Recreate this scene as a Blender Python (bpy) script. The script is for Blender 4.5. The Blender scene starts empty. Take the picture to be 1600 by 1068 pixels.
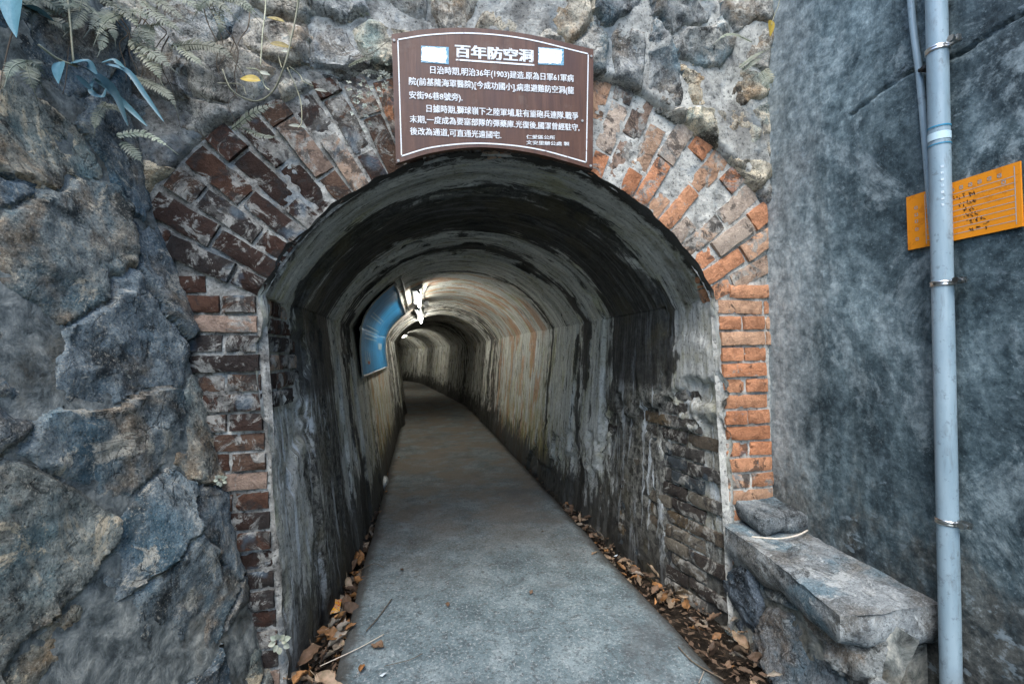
import bpy, math, random
import numpy as np
from mathutils import Vector, Matrix

random.seed(7)
rng = np.random.default_rng(11)
SC = bpy.context.scene
COL = SC.collection

# ------------------------------------------------------------------ camera
F = 711.0                                    # focal length in pixels of the 1600 px wide photograph
_d = np.array([(655 - 800) / F, -(552 - 534) / F, -1.0]); CY = _d / np.linalg.norm(_d)
_u = np.array([-0.015, 1.0, 0.0]); _u[2] = _u[0] * _d[0] + _u[1] * _d[1]; CZ = _u / np.linalg.norm(_u)
CX = np.cross(CY, CZ)
R = np.array([CX, CY, CZ])                   # world = R @ camera
CAM = np.array([0.0, -1.8, 1.17])
cd = bpy.data.cameras.new('camera'); cam = bpy.data.objects.new('camera', cd); COL.objects.link(cam)
M = Matrix([list(R[0]) + [CAM[0]], list(R[1]) + [CAM[1]], list(R[2]) + [CAM[2]], [0, 0, 0, 1]])
cam.matrix_world = M
cd.sensor_width = 36; cd.sensor_fit = 'HORIZONTAL'; cd.lens = 36 * F / 1600
cd.clip_start = 0.02; cd.clip_end = 1000
cd.dof.use_dof = True; cd.dof.focus_distance = 2.2; cd.dof.aperture_fstop = 9.0
SC.camera = cam
SC.cycles.sample_clamp_indirect = 4.0; SC.cycles.max_bounces = 7; SC.cycles.diffuse_bounces = 5

# ------------------------------------------------------------------ sky, sun, exposure
SUN_EL, SUN_AZ = math.radians(58), math.radians(205)      # azimuth measured clockwise from +Y: behind the camera
w = bpy.data.worlds.new('World'); SC.world = w; w.use_nodes = True
nt = w.node_tree; nt.nodes.clear()
wo = nt.nodes.new('ShaderNodeOutputWorld'); wb = nt.nodes.new('ShaderNodeBackground')
sk = nt.nodes.new('ShaderNodeTexSky'); sk.sky_type = 'NISHITA'; sk.sun_disc = False
sk.sun_elevation = SUN_EL; sk.sun_rotation = SUN_AZ; sk.air_density = 1.0; sk.dust_density = 1.0; sk.ozone_density = 1.0
wb.inputs[1].default_value = 0.15
nt.links.new(sk.outputs[0], wb.inputs[0]); nt.links.new(wb.outputs[0], wo.inputs[0])
sl = bpy.data.lights.new('sun', 'SUN'); sl.energy = 1.2; sl.angle = math.radians(40); sl.color = (1.0, 0.95, 0.88)
sun = bpy.data.objects.new('sun', sl); COL.objects.link(sun)
sdir = Vector((math.sin(SUN_AZ) * math.cos(SUN_EL), math.cos(SUN_AZ) * math.cos(SUN_EL), math.sin(SUN_EL)))
sun.rotation_euler = sdir.to_track_quat('Z', 'Y').to_euler(); sun.location = (0, -4, 6)
vs_ = SC.view_settings; vs_.view_transform = 'Standard'; vs_.look = 'None'; vs_.gamma = 1; vs_.use_curve_mapping = False
vs_.exposure = 1.85

# ------------------------------------------------------------------ pixel -> place
def ray(px, py): return R @ np.array([(px - 800) / F, -(py - 534) / F, -1.0])
def on(px, py, ax, val):
    v = ray(px, py); t = (val - CAM[ax]) / v[ax]; return CAM + t * v
def on_plane(px, py, p0, n, lift=0.0):
    v = ray(px, py); t = np.dot(np.array(p0) - CAM, n) / np.dot(v, n); p = CAM + t * v
    return p - v / np.linalg.norm(v) * lift

# ------------------------------------------------------------------ numpy noise
def _hash(ix, iy, iz):
    h = (ix.astype(np.int64) * 374761393 + iy.astype(np.int64) * 668265263 + iz.astype(np.int64) * 2147483647) & 0xffffffff
    h = ((h ^ (h >> 13)) * 1274126177) & 0xffffffff
    return ((h ^ (h >> 16)) & 0xffff) / 65535.0
def vnoise(x, y, z=0.0):
    x, y, z = np.broadcast_arrays(np.asarray(x, float), np.asarray(y, float), np.asarray(z, float))
    ix, iy, iz = np.floor(x), np.floor(y), np.floor(z); fx, fy, fz = x - ix, y - iy, z - iz
    fx, fy, fz = [t * t * (3 - 2 * t) for t in (fx, fy, fz)]
    r = 0
    for a in (0, 1):
        for b in (0, 1):
            for c in (0, 1):
                r = r + _hash(ix + a, iy + b, iz + c) * (fx if a else 1 - fx) * (fy if b else 1 - fy) * (fz if c else 1 - fz)
    return r * 2 - 1
def fbm(x, y, z=0.0, o=4, g=0.5):
    r = 0; a = 1.0; s = 0
    for k in range(o):
        r = r + a * vnoise(x * 2 ** k + 17.3 * k, y * 2 ** k + 5.1 * k, z * 2 ** k + 9.7 * k); s += a; a *= g
    return r / s
def sstep(a, b, x):
    t = np.clip((x - a) / (b - a), 0, 1); return t * t * (3 - 2 * t)

# ------------------------------------------------------------------ mesh helpers
def make_mesh(name, V, Fc, mat=None, smooth=True):
    me = bpy.data.meshes.new(name)
    V = np.asarray(V, float).reshape(-1, 3)
    if isinstance(Fc, np.ndarray):
        n, k = Fc.shape
        me.vertices.add(len(V)); me.vertices.foreach_set('co', V.ravel())
        me.loops.add(n * k); me.loops.foreach_set('vertex_index', Fc.astype(np.int32).ravel())
        me.polygons.add(n); me.polygons.foreach_set('loop_start', np.arange(0, n * k, k, dtype=np.int32))
        me.update(calc_edges=True)
    else:
        me.from_pydata([tuple(v) for v in V], [], Fc); me.update()
    if smooth: me.polygons.foreach_set('use_smooth', np.ones(len(me.polygons), bool))
    if mat: me.materials.append(mat)
    me.validate()
    return me
def link(name, me, parent=None):
    o = bpy.data.objects.new(name, me); COL.objects.link(o)
    if parent is not None: o.parent = parent
    return o
def obj(name, V, Fc, mat, parent=None, smooth=True): return link(name, make_mesh(name, V, Fc, mat, smooth), parent)
def tag(o, label, cat, group=None):
    o['label'] = label; o['category'] = cat
    if group: o['group'] = group
    return o
def empty(name, loc, label, cat, group=None):
    o = bpy.data.objects.new(name, None); COL.objects.link(o); o.location = loc; o.empty_display_size = 0.05
    return tag(o, label, cat, group)
def part(name, V, Fc, mat, parent, smooth=True):
    """world-space vertices, parented under an unrotated empty"""
    l = np.array(parent.location) if parent.type == 'EMPTY' else np.zeros(3)
    return obj(name, np.asarray(V, float).reshape(-1, 3) - l, Fc, mat, parent, smooth)
def grid_faces(nu, nv):
    i = np.arange(nu - 1)[:, None] * nv + np.arange(nv - 1)[None, :]
    return np.stack([i, i + nv, i + nv + 1, i + 1], -1).reshape(-1, 4)
def compact(V, Fc):
    u, inv = np.unique(Fc.ravel(), return_inverse=True)
    return V[u], inv.reshape(Fc.shape), u
def box(c, s, rot=None):
    x, y, z = np.array(s) / 2
    V = np.array([[-x, -y, -z], [x, -y, -z], [x, y, -z], [-x, y, -z], [-x, -y, z], [x, -y, z], [x, y, z], [-x, y, z]])
    if rot is not None: V = V @ np.array(rot).T
    return V + np.array(c), [(0, 3, 2, 1), (4, 5, 6, 7), (0, 1, 5, 4), (1, 2, 6, 5), (2, 3, 7, 6), (3, 0, 4, 7)]
def tube(pts, rad, seg=10, cap=True):
    P = np.asarray(pts, float); n = len(P); rad = np.broadcast_to(np.asarray(rad, float), (n,))
    T = np.gradient(P, axis=0); T /= np.linalg.norm(T, axis=1)[:, None] + 1e-9
    a = np.array([0, 0, 1.0]) if abs(T[0][2]) < .9 else np.array([1.0, 0, 0])
    V = []
    N = np.cross(T[0], a); N /= np.linalg.norm(N)
    for i in range(n):
        N = N - T[i] * np.dot(N, T[i]); N /= np.linalg.norm(N) + 1e-9; B = np.cross(T[i], N)
        for k in range(seg):
            t = 2 * math.pi * k / seg; V.append(P[i] + rad[i] * (math.cos(t) * N + math.sin(t) * B))
    Fc = []
    for i in range(n - 1):
        for k in range(seg):
            k2 = (k + 1) % seg; Fc.append((i * seg + k, i * seg + k2, (i + 1) * seg + k2, (i + 1) * seg + k))
    if cap: Fc.append(tuple(range(seg))[::-1]); Fc.append(tuple((n - 1) * seg + k for k in range(seg)))
    return np.array(V), Fc
def spline(pts, n):
    P = np.asarray(pts, float)
    if len(P) == 2: return P[0] + (P[1] - P[0]) * np.linspace(0, 1, n)[:, None]
    Q = np.vstack([2 * P[0] - P[1], P, 2 * P[-1] - P[-2]]); out = []
    for t in np.linspace(0, len(P) - 1 - 1e-6, n):
        i = int(t); f = t - i; a, b, c, d = Q[i:i + 4]
        out.append(.5 * (2 * b + (c - a) * f + (2 * a - 5 * b + 4 * c - d) * f * f + (3 * b - a - 3 * c + d) * f ** 3))
    return np.array(out)
def merge(parts):
    V = []; Fc = []; k = 0
    for v, f in parts:
        V.append(np.asarray(v, float)); Fc += [tuple(i + k for i in q) for q in f]; k += len(v)
    return np.vstack(V), Fc

# ------------------------------------------------------------------ material helpers
class G:
    def __init__(s, name):
        s.m = bpy.data.materials.new(name); s.m.use_nodes = True; s.t = s.m.node_tree; s.t.nodes.clear()
        s.out = s.n('ShaderNodeOutputMaterial'); s.b = s.n('ShaderNodeBsdfPrincipled'); s.l(s.b.outputs[0], s.out.inputs[0])
        s.pos = s.n('ShaderNodeNewGeometry').outputs['Position']
    def n(s, t, **k):
        x = s.t.nodes.new(t)
        for a, b in k.items(): setattr(x, a, b)
        return x
    def l(s, a, b): s.t.links.new(a, b)
    def put(s, sock, v):
        if hasattr(v, 'is_output'): s.l(v, sock)
        elif isinstance(v, (tuple, list)) and sock.type == 'RGBA' and len(v) == 3: sock.default_value = (*v, 1)
        else: sock.default_value = v
    def map(s, vec, scale=(1, 1, 1), loc=(0, 0, 0), rot=(0, 0, 0)):
        x = s.n('ShaderNodeMapping'); s.l(vec, x.inputs[0]); x.inputs[1].default_value = loc; x.inputs[2].default_value = rot; x.inputs[3].default_value = scale
        return x.outputs[0]
    def noise(s, vec, scale, detail=5, rough=.6, dist=0.0):
        x = s.n('ShaderNodeTexNoise'); s.l(vec, x.inputs['Vector']); x.inputs['Scale'].default_value = scale
        x.inputs['Detail'].default_value = detail; x.inputs['Roughness'].default_value = rough; x.inputs['Distortion'].default_value = dist
        k = s.n('ShaderNodeMath', operation='MULTIPLY_ADD'); s.l(x.outputs['Fac'], k.inputs[0]); k.inputs[1].default_value = 1.6; k.inputs[2].default_value = -.3
        return k.outputs[0]
    def voro(s, vec, scale, feat='F1'):
        x = s.n('ShaderNodeTexVoronoi', feature=feat); s.l(vec, x.inputs['Vector']); x.inputs['Scale'].default_value = scale
        return x.outputs['Distance']
    def ramp(s, fac, stops, interp='LINEAR'):
        x = s.n('ShaderNodeValToRGB'); x.color_ramp.interpolation = interp; e = x.color_ramp.elements
        while len(e) < len(stops): e.new(.5)
        for i, (p, c) in enumerate(stops):
            e[i].position = p; e[i].color = (c, c, c, 1) if not isinstance(c, (tuple, list)) else (*c[:3], 1)
        s.put(x.inputs[0], fac); return x.outputs[0]
    def mix(s, fac, a, b, mode='MIX'):
        x = s.n('ShaderNodeMix', data_type='RGBA', blend_type=mode); s.put(x.inputs[0], fac); s.put(x.inputs[6], a); s.put(x.inputs[7], b)
        return x.outputs[2]
    def math(s, op, a, b=0.0, clamp=False):
        x = s.n('ShaderNodeMath', operation=op); x.use_clamp = clamp; s.put(x.inputs[0], a); s.put(x.inputs[1], b); return x.outputs[0]
    def sep(s, v):
        x = s.n('ShaderNodeSeparateXYZ'); s.l(v, x.inputs[0]); return x.outputs
    def comb(s, x_, y_, z_):
        x = s.n('ShaderNodeCombineXYZ'); [s.put(x.inputs[i], v) for i, v in enumerate((x_, y_, z_))]; return x.outputs[0]
    def attr(s, name): return s.n('ShaderNodeAttribute', attribute_name=name).outputs
    def info(s): return s.n('ShaderNodeObjectInfo').outputs
    def bump(s, h, strength=.5, dist=.01, normal=None):
        x = s.n('ShaderNodeBump'); x.inputs['Strength'].default_value = strength; x.inputs['Distance'].default_value = dist
        s.put(x.inputs['Height'], h)
        if normal is not None: s.l(normal, x.inputs['Normal'])
        return x.outputs[0]
    def done(s, color, rough=.85, normal=None, metallic=0.0, spec=.3):
        s.put(s.b.inputs['Base Color'], color); s.put(s.b.inputs['Roughness'], rough); s.put(s.b.inputs['Metallic'], metallic)
        s.b.inputs['Specular IOR Level'].default_value = spec
        if normal is not None: s.l(normal, s.b.inputs['Normal'])
        return s.m

def plain(name, col, rough=.6, metallic=0.0, var=.15, scale=30, spec=.3, bump=.15):
    g = G(name); n = g.noise(g.pos, scale, 4); n2 = g.noise(g.pos, scale * .15, 3)
    c = g.mix(g.math('MULTIPLY', g.ramp(n, [(.35, 0), (.7, 1)]), var * 2), col, tuple(x * .45 for x in col))
    c = g.mix(g.math('MULTIPLY', g.ramp(n2, [(.4, 0), (.75, 1)]), var * 2), c, tuple(x * .6 for x in col))
    return g.done(c, rough, g.bump(n, bump, .002), metallic, spec)

def rock_mat(name, dark, mid, brown, pale, bias=.5, pale_at=.62, fine=1.0):
    g = G(name); rnd = g.info()['Random']
    off = g.comb(g.math('MULTIPLY', rnd, 7.0), 0.0, g.math('MULTIPLY', rnd, 3.0))
    va = g.n('ShaderNodeVectorMath', operation='ADD'); g.l(g.pos, va.inputs[0]); g.l(off, va.inputs[1]); p = va.outputs[0]
    big = g.noise(p, 3.2, 6, .65, .4); med = g.noise(g.map(p, (1, 1, .6)), 11, 8, .72, .6); fin = g.noise(p, 55, 6, .75); sp = g.noise(p, 160, 3, .7)
    c = g.ramp(med, [(.30, dark), (.48, mid), (.60, tuple(x * 1.35 for x in mid)), (.78, pale)])
    c = g.mix(g.ramp(big, [(.48, 0), (.66, .75)]), c, g.ramp(fin, [(.3, tuple(x * .5 for x in brown)), (.6, brown), (.8, tuple(min(1, x * 1.6) for x in brown))]))
    blue = g.noise(p, 4.6, 4, .6); c = g.mix(g.ramp(blue, [(.52, 0), (.70, .6)]), c, tuple(x * y for x, y in zip(mid, (.56, .92, 1.12))))
    patch = g.noise(p, 6.5, 9, .78, 1.0); c = g.mix(g.ramp(patch, [(pale_at, 0), (pale_at + .05, .85)]), c, pale)
    soot = g.noise(p, 5.3, 7, .7, .8); c = g.mix(g.ramp(soot, [(.60, 0), (.70, .85)]), c, tuple(x * .4 for x in dark))
    tint = g.ramp(rnd, [(0, (.62, .66, .72)), (.35, (.95, .97, 1.0)), (.7, (1.12, 1.02, .9)), (1, (1.6, 1.42, 1.15))])
    c = g.mix(1.0, c, tint, 'MULTIPLY')
    c = g.mix(g.ramp(sp, [(.62, 0), (.75, .55)]), c, pale); c = g.mix(g.ramp(sp, [(.26, .7), (.38, 0)]), c, tuple(x * .3 for x in dark))
    wv = g.n('ShaderNodeVectorMath', operation='ADD'); nz = g.n('ShaderNodeTexNoise'); nz.inputs['Scale'].default_value = 9; nz.inputs['Detail'].default_value = 5; g.l(p, nz.inputs['Vector'])
    sc_ = g.n('ShaderNodeVectorMath', operation='SCALE'); g.l(nz.outputs['Color'], sc_.inputs[0]); sc_.inputs['Scale'].default_value = .16; g.l(p, wv.inputs[0]); g.l(sc_.outputs[0], wv.inputs[1])
    ck = g.math('MULTIPLY', g.ramp(g.voro(wv.outputs[0], 8, 'DISTANCE_TO_EDGE'), [(0, 1), (.022, 0)]), g.ramp(g.noise(p, 5, 3, .6), [(.56, 0), (.66, 1)]))
    c = g.mix(g.math('MULTIPLY', ck, .6), c, tuple(x * .3 for x in dark)); med = g.math('SUBTRACT', med, g.math('MULTIPLY', ck, .5))
    grt = g.noise(p, 95, 5, .8); c = g.mix(g.ramp(grt, [(.30, .6), (.46, 0)]), c, tuple(x * .55 for x in dark)); c = g.mix(g.ramp(grt, [(.60, 0), (.78, .4)]), c, pale)
    h = g.math('ADD', g.math('MULTIPLY', med, 1.0), g.math('ADD', g.math('MULTIPLY', fin, .45), g.math('MULTIPLY', sp, .12)))
    return g.done(c, .9, g.bump(h, .62 * fine, .020), spec=.2)

def build_mats():
    D = {}
    D['rock'] = rock_mat('slate_rock', (.044, .052, .052), (.175, .205, .205), (.29, .22, .145), (.56, .51, .40), pale_at=.60)
    D['rubble'] = rock_mat('rubble_stone', (.06, .06, .058), (.27, .275, .255), (.30, .225, .145), (.56, .54, .47), pale_at=.54)
    D['slab'] = rock_mat('slab_stone', (.075, .085, .092), (.17, .198, .215), (.15, .148, .135), (.35, .39, .405), pale_at=.60, fine=.55)
    D['plinth'] = rock_mat('plinth_rock', (.032, .039, .044), (.135, .160, .178), (.16, .13, .10), (.34, .38, .39), pale_at=.64)
    # mortar / crumbling render
    g = G('lime_mortar'); a = g.noise(g.pos, 14, 8, .72, .4); b = g.noise(g.pos, 70, 5, .75); s = g.noise(g.pos, 4, 5, .65)
    c = g.ramp(a, [(.18, (.08, .08, .076)), (.34, (.30, .30, .275)), (.55, (.50, .495, .45)), (.78, (.68, .67, .60))])
    c = g.mix(g.ramp(s, [(.54, 0), (.72, .65)]), c, (.10, .094, .084)); c = g.mix(g.ramp(b, [(.28, .8), (.42, 0)]), c, (.03, .03, .03))
    mx = g.sep(g.pos)[0]; dirt = g.math('ADD', g.noise(g.pos, 7, 8, .75, .6), g.math('MULTIPLY', mx, -.22)); c = g.mix(g.ramp(dirt, [(.46, 0), (.72, .78)]), c, g.ramp(b, [(.35, (.035, .033, .030)), (.65, (.12, .112, .10))]))
    bl = g.noise(g.pos, 5.5, 4, .6); c = g.mix(g.ramp(bl, [(.60, 0), (.72, .4)]), c, (.17, .23, .27))
    D['mortar'] = g.done(c, .95, g.bump(g.math('ADD', a, g.math('MULTIPLY', b, .6)), 0.6, .010), spec=.1)
    g = G('dark_mortar'); a = g.noise(g.pos, 16, 8, .72, .4); b = g.noise(g.pos, 80, 5, .75); s = g.noise(g.pos, 3.5, 5, .65)
    c = g.ramp(a, [(.25, (.040, .044, .042)), (.45, (.15, .165, .155)), (.62, (.29, .30, .27)), (.8, (.50, .49, .42))])
    c = g.mix(g.ramp(s, [(.52, 0), (.70, .6)]), c, g.ramp(b, [(.3, (.06, .052, .036)), (.7, (.20, .17, .12))]))
    D['darkmortar'] = g.done(c, .95, g.bump(g.math('ADD', a, g.math('MULTIPLY', b, .6)), 0.6, .010), spec=.1)
    # bricks: colour from the object colour, alpha = how weathered
    g = G('brick'); inf = g.info(); col = inf['Color']; wea = inf['Alpha']
    a = g.noise(g.pos, 26, 7, .72, .5); b = g.noise(g.pos, 120, 4, .7); p = g.noise(g.pos, 9, 8, .75, .8); q = g.noise(g.pos, 15, 6, .7, .5)
    c = g.mix(g.ramp(a, [(.35, .55), (.6, 0)]), col, g.mix(1.0, col, (.35, .33, .34), 'MULTIPLY'))
    c = g.mix(g.ramp(b, [(.55, 0), (.75, .45)]), c, g.mix(1.0, col, (1.5, 1.6, 1.7), 'MULTIPLY'))
    st = g.math('ADD', g.math('MULTIPLY', wea, .30), -.16)
    c = g.mix(g.ramp(g.math('ADD', p, st), [(.53, 0), (.60, .85)]), c, g.ramp(a, [(.3, (.15, .15, .138)), (.7, (.42, .41, .365))]))
    c = g.mix(g.ramp(g.math('ADD', q, st), [(.54, 0), (.64, .75)]), c, (.032, .029, .027))
    bl = g.noise(g.pos, 6.0, 3, .6); c = g.mix(g.ramp(g.math('ADD', bl, st), [(.70, 0), (.80, .5)]), c, (.10, .15, .19))
    D['brick'] = g.done(c, .92, g.bump(g.math('ADD', a, g.math('MULTIPLY', b, .5)), .8, .008), spec=.15)
    # tunnel lining: attribute coords (arc length, depth, height)
    g = G('tunnel_plaster'); A = g.attr('tcoord')['Vector']; x, y, z = g.sep(A)
    wob = g.noise(g.map(A, (1.1, 1.3, 0)), 1.6, 5, .6)
    yw = g.math('ADD', y, g.math('MULTIPLY', g.math('SUBTRACT', wob, .5), .42))
    streak = g.noise(g.map(A, (.55, 9, 0)), 2.0, 7, .68, .25)
    fines = g.noise(g.map(A, (1.5, 26, 0)), 2.0, 5, .7)
    blot = g.noise(g.map(A, (1, 1.6, 0)), 4.5, 8, .72, .6); gr = g.noise(g.pos, 60, 5, .75)
    bands = g.ramp(g.math('DIVIDE', yw, 8.0), [(0, .12), (.034, .04), (.048, .78), (.11, .92), (.135, .22), (.165, .34), (.185, .85), (.20, .22), (.26, .16), (.285, .5), (.31, .10), (.55, .12), (.65, .6), (.8, .45), (1, .4)])  # stain rings; also paints the lamp-lit stretch pale and the unlit stretch beyond dark
    base = g.ramp(streak, [(.20, (.15, .155, .145)), (.38, (.37, .38, .355)), (.56, (.53, .54, .505)), (.76, (.72, .72, .66))])
    base = g.mix(g.ramp(blot, [(.50, 0), (.66, .55)]), base, (.33, .32, .23))
    org = g.noise(g.map(A, (.7, 2.2, 0), (3.1, 7.7, 0)), 2.2, 6, .7, .4)
    omask = g.math('MULTIPLY', g.ramp(org, [(.53, 0), (.60, .8)]), g.ramp(g.math('DIVIDE', y, 8.0), [(.27, 0), (.33, 1), (.6, 1), (.7, .2)]))
    base = g.mix(omask, base, (.42, .225, .12))
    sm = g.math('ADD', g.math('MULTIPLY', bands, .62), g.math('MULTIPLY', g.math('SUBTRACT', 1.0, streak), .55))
    rings = g.noise(g.map(A, (.16, 4.6, 0), (0, 3.3, 0)), 1.0, 6, .62, .15)
    sm = g.math('ADD', sm, g.math('ADD', g.math('MULTIPLY', g.math('SUBTRACT', blot, .5), .42), g.math('MULTIPLY', g.math('SUBTRACT', rings, .5), .50)))
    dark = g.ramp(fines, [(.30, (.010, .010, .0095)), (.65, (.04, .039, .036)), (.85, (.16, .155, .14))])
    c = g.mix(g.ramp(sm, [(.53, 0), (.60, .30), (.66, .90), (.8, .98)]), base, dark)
    fleck = g.noise(g.map(A, (2.4, 13, 0), (1, 5, 0)), 1.8, 7, .7, .35); c = g.mix(g.ramp(g.math('ADD', fleck, g.math('MULTIPLY', bands, .16)), [(.66, 0), (.71, .92)]), c, dark)
    moss = g.noise(g.map(A, (1.2, 3.0, 0), (6, 1, 0)), 1.9, 6, .65, .3); c = g.mix(g.ramp(moss, [(.56, 0), (.72, .55)]), c, g.mix(1.0, c, (.80, .76, .42), 'MULTIPLY'))
    # damp black growth creeping up from the gutter, pale efflorescence runs on the walls near the mouth
    low = g.math('ADD', g.math('MULTIPLY', z, -1.15), g.math('ADD', g.math('MULTIPLY', streak, .9), g.math('MULTIPLY', blot, .8)))
    c = g.mix(g.ramp(low, [(.42, 0), (.56, .92)]), c, (.022, .021, .018))
    eff = g.noise(g.map(A, (1.3, 11, 0), (9, 2, 0)), 1.7, 7, .7, .5)
    near = g.ramp(g.math('DIVIDE', y, 2.0), [(0, 1), (.28, .8), (.6, .12), (1, 0)])
    zz = g.ramp(z, [(0, .1), (.35, .8), (.95, 1), (1.0, .15)])
    grime = g.noise(g.pos, 21, 8, .75, .4)
    c = g.mix(g.math('MULTIPLY', g.math('MULTIPLY', near, zz), g.ramp(grime, [(.40, .0), (.58, .8)])), c, g.ramp(gr, [(.3, (.17, .17, .145)), (.7, (.38, .375, .325))]))
    c = g.mix(g.math('MULTIPLY', g.math('MULTIPLY', near, zz), g.ramp(eff, [(.57, 0), (.66, .9)])), c, (.60, .65, .67))
    mo = g.noise(g.pos, 3.3, 5, .6); c = g.mix(g.math('MULTIPLY', g.ramp(mo, [(.55, 0), (.68, .5)]), near), c, (.10, .085, .045))
    gz = g.math('MULTIPLY', g.ramp(z, [(.12, 0), (.3, 1), (.75, .8), (1, .1)]), g.ramp(g.math('DIVIDE', y, 8.0), [(.2, 0), (.3, 1), (.5, 1), (.6, 0)]))
    c = g.mix(g.math('MULTIPLY', gz, g.ramp(g.noise(g.map(A, (1.2, 6, 0), (2, 8, 0)), 1.5, 7, .7, .4), [(.46, 0), (.62, .65)])), c, (.30, .265, .10))
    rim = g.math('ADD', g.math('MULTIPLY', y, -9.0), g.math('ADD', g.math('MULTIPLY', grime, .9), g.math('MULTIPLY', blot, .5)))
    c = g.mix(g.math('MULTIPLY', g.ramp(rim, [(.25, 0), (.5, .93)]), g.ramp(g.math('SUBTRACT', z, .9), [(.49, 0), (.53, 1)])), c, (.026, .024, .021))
    c = g.mix(g.ramp(gr, [(.30, .5), (.45, 0)]), c, (.03, .03, .027))
    hh = g.math('ADD', g.math('MULTIPLY', streak, .8), g.math('ADD', g.math('MULTIPLY', blot, .5), g.math('MULTIPLY', gr, .35)))
    D['lining'] = g.done(c, .82, g.bump(hh, .75, .012), spec=.25)
    # concrete path
    g = G('path_concrete'); x, y, z = g.sep(g.pos); a = g.noise(g.pos, 5, 7, .68, .3); b = g.noise(g.pos, 75, 4, .8); cgr = g.voro(g.pos, 70); f2 = g.noise(g.pos, 26, 7, .8)
    c = g.ramp(a, [(.22, (.066, .095, .105)), (.5, (.140, .188, .202)), (.78, (.24, .295, .305))])
    c = g.mix(g.ramp(f2, [(.30, .85), (.48, 0)]), c, (.06, .066, .07)); c = g.mix(g.ramp(b, [(.58, 0), (.72, .7)]), c, (.40, .42, .42)); c = g.mix(g.ramp(b, [(.28, .7), (.42, 0)]), c, (.05, .056, .06))
    c = g.mix(g.ramp(cgr, [(.12, .75), (.22, 0)]), c, (.06, .066, .072))
    brown = g.math('MULTIPLY', g.ramp(g.noise(g.pos, 2.2, 6, .65), [(.35, .3), (.6, .95)]), g.ramp(g.math('DIVIDE', y, 3.0), [(.12, 0), (.5, .75), (1, .95)]))
    c = g.mix(brown, c, (.165, .135, .105))
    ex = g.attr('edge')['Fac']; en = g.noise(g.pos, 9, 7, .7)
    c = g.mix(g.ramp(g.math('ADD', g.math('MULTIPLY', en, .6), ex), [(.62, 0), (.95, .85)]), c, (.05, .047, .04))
    dk = g.noise(g.pos, 1.7, 6, .7, .5); c = g.mix(g.ramp(dk, [(.54, 0), (.75, .6)]), c, (.085, .092, .095))
    D['path'] = g.done(c, .88, g.bump(g.math('ADD', g.math('MULTIPLY', b, .5), g.math('ADD', f2, g.math('MULTIPLY', cgr, .6))), .7, .006), spec=.25)
    # rendered concrete wall, blue-grey and blotched
    g = G('weathered_render'); x, y, z = g.sep(g.pos)
    a = g.noise(g.map(g.pos, (1, 1, .6)), 5.5, 9, .75, .3); b = g.noise(g.pos, 26, 7, .75); f2 = g.noise(g.pos, 110, 4, .75); s = g.noise(g.pos, 1.5, 5, .6, .4)
    m = g.math('ADD', g.math('MULTIPLY', a, .55), g.math('MULTIPLY', b, .45))
    c = g.ramp(m, [(.26, (.022, .034, .040)), (.42, (.075, .112, .126)), (.55, (.165, .225, .242)), (.72, (.37, .46, .475))])
    c = g.mix(g.ramp(s, [(.48, 0), (.72, .7)]), c, g.ramp(b, [(.35, (.016, .021, .025)), (.65, (.070, .088, .10))]))
    L2 = g.noise(g.map(g.pos, (1, 1, .8), (4, 2, 1)), .9, 6, .65, .8); c = g.mix(g.ramp(L2, [(.42, 0), (.62, .8)]), c, g.mix(1.0, c, (.38, .42, .44), 'MULTIPLY'))
    spk = g.noise(g.pos, 80, 4, .8); c = g.mix(g.ramp(spk, [(.64, 0), (.80, .4)]), c, (.30, .38, .40)); c = g.mix(g.ramp(spk, [(.22, .5), (.38, 0)]), c, (.018, .022, .026))
    pw = g.noise(g.map(g.pos, (1, 1, .7), (2, 9, 4)), 3.4, 9, .74, .7); c = g.mix(g.ramp(pw, [(.56, 0), (.66, .55)]), c, g.ramp(b, [(.35, (.16, .21, .225)), (.65, (.40, .475, .485))]))
    # paler towards the brick jamb
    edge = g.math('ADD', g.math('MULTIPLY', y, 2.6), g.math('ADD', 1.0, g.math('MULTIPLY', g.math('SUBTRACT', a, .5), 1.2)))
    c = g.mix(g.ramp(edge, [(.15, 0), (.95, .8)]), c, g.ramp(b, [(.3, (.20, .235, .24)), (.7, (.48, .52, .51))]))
    run = g.noise(g.map(g.pos, (1, 1, .07)), 9, 6, .65, .2); c = g.mix(g.ramp(run, [(.52, 0), (.70, .55)]), c, g.mix(1.0, c, (.40, .42, .42), 'MULTIPLY'))
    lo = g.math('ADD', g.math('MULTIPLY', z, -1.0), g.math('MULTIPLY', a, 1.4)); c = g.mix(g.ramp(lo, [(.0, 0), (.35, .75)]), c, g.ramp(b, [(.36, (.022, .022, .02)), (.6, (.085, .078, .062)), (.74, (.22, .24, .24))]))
    fl = g.noise(g.map(g.pos, (1, 1, 1.6)), 15, 5, .6); c = g.mix(g.math('MULTIPLY', g.ramp(fl, [(.66, 0), (.74, .6)]), g.ramp(s, [(.4, 0), (.6, 1)])), c, (.24, .30, .33))
    D['render'] = g.done(c, .9, g.bump(g.math('ADD', m, g.math('ADD', g.math('MULTIPLY', f2, .3), g.math('MULTIPLY', spk, .25))), .5, .010), spec=.2)
    # soil
    g = G('soil'); a = g.noise(g.pos, 12, 7, .7); b = g.noise(g.pos, 80, 4, .7)
    c = g.ramp(a, [(.3, (.016, .013, .010)), (.55, (.045, .035, .026)), (.8, (.10, .08, .06))])
    D['soil'] = g.done(c, .95, g.bump(g.math('ADD', a, b), 1, .02), spec=.1)
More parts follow.
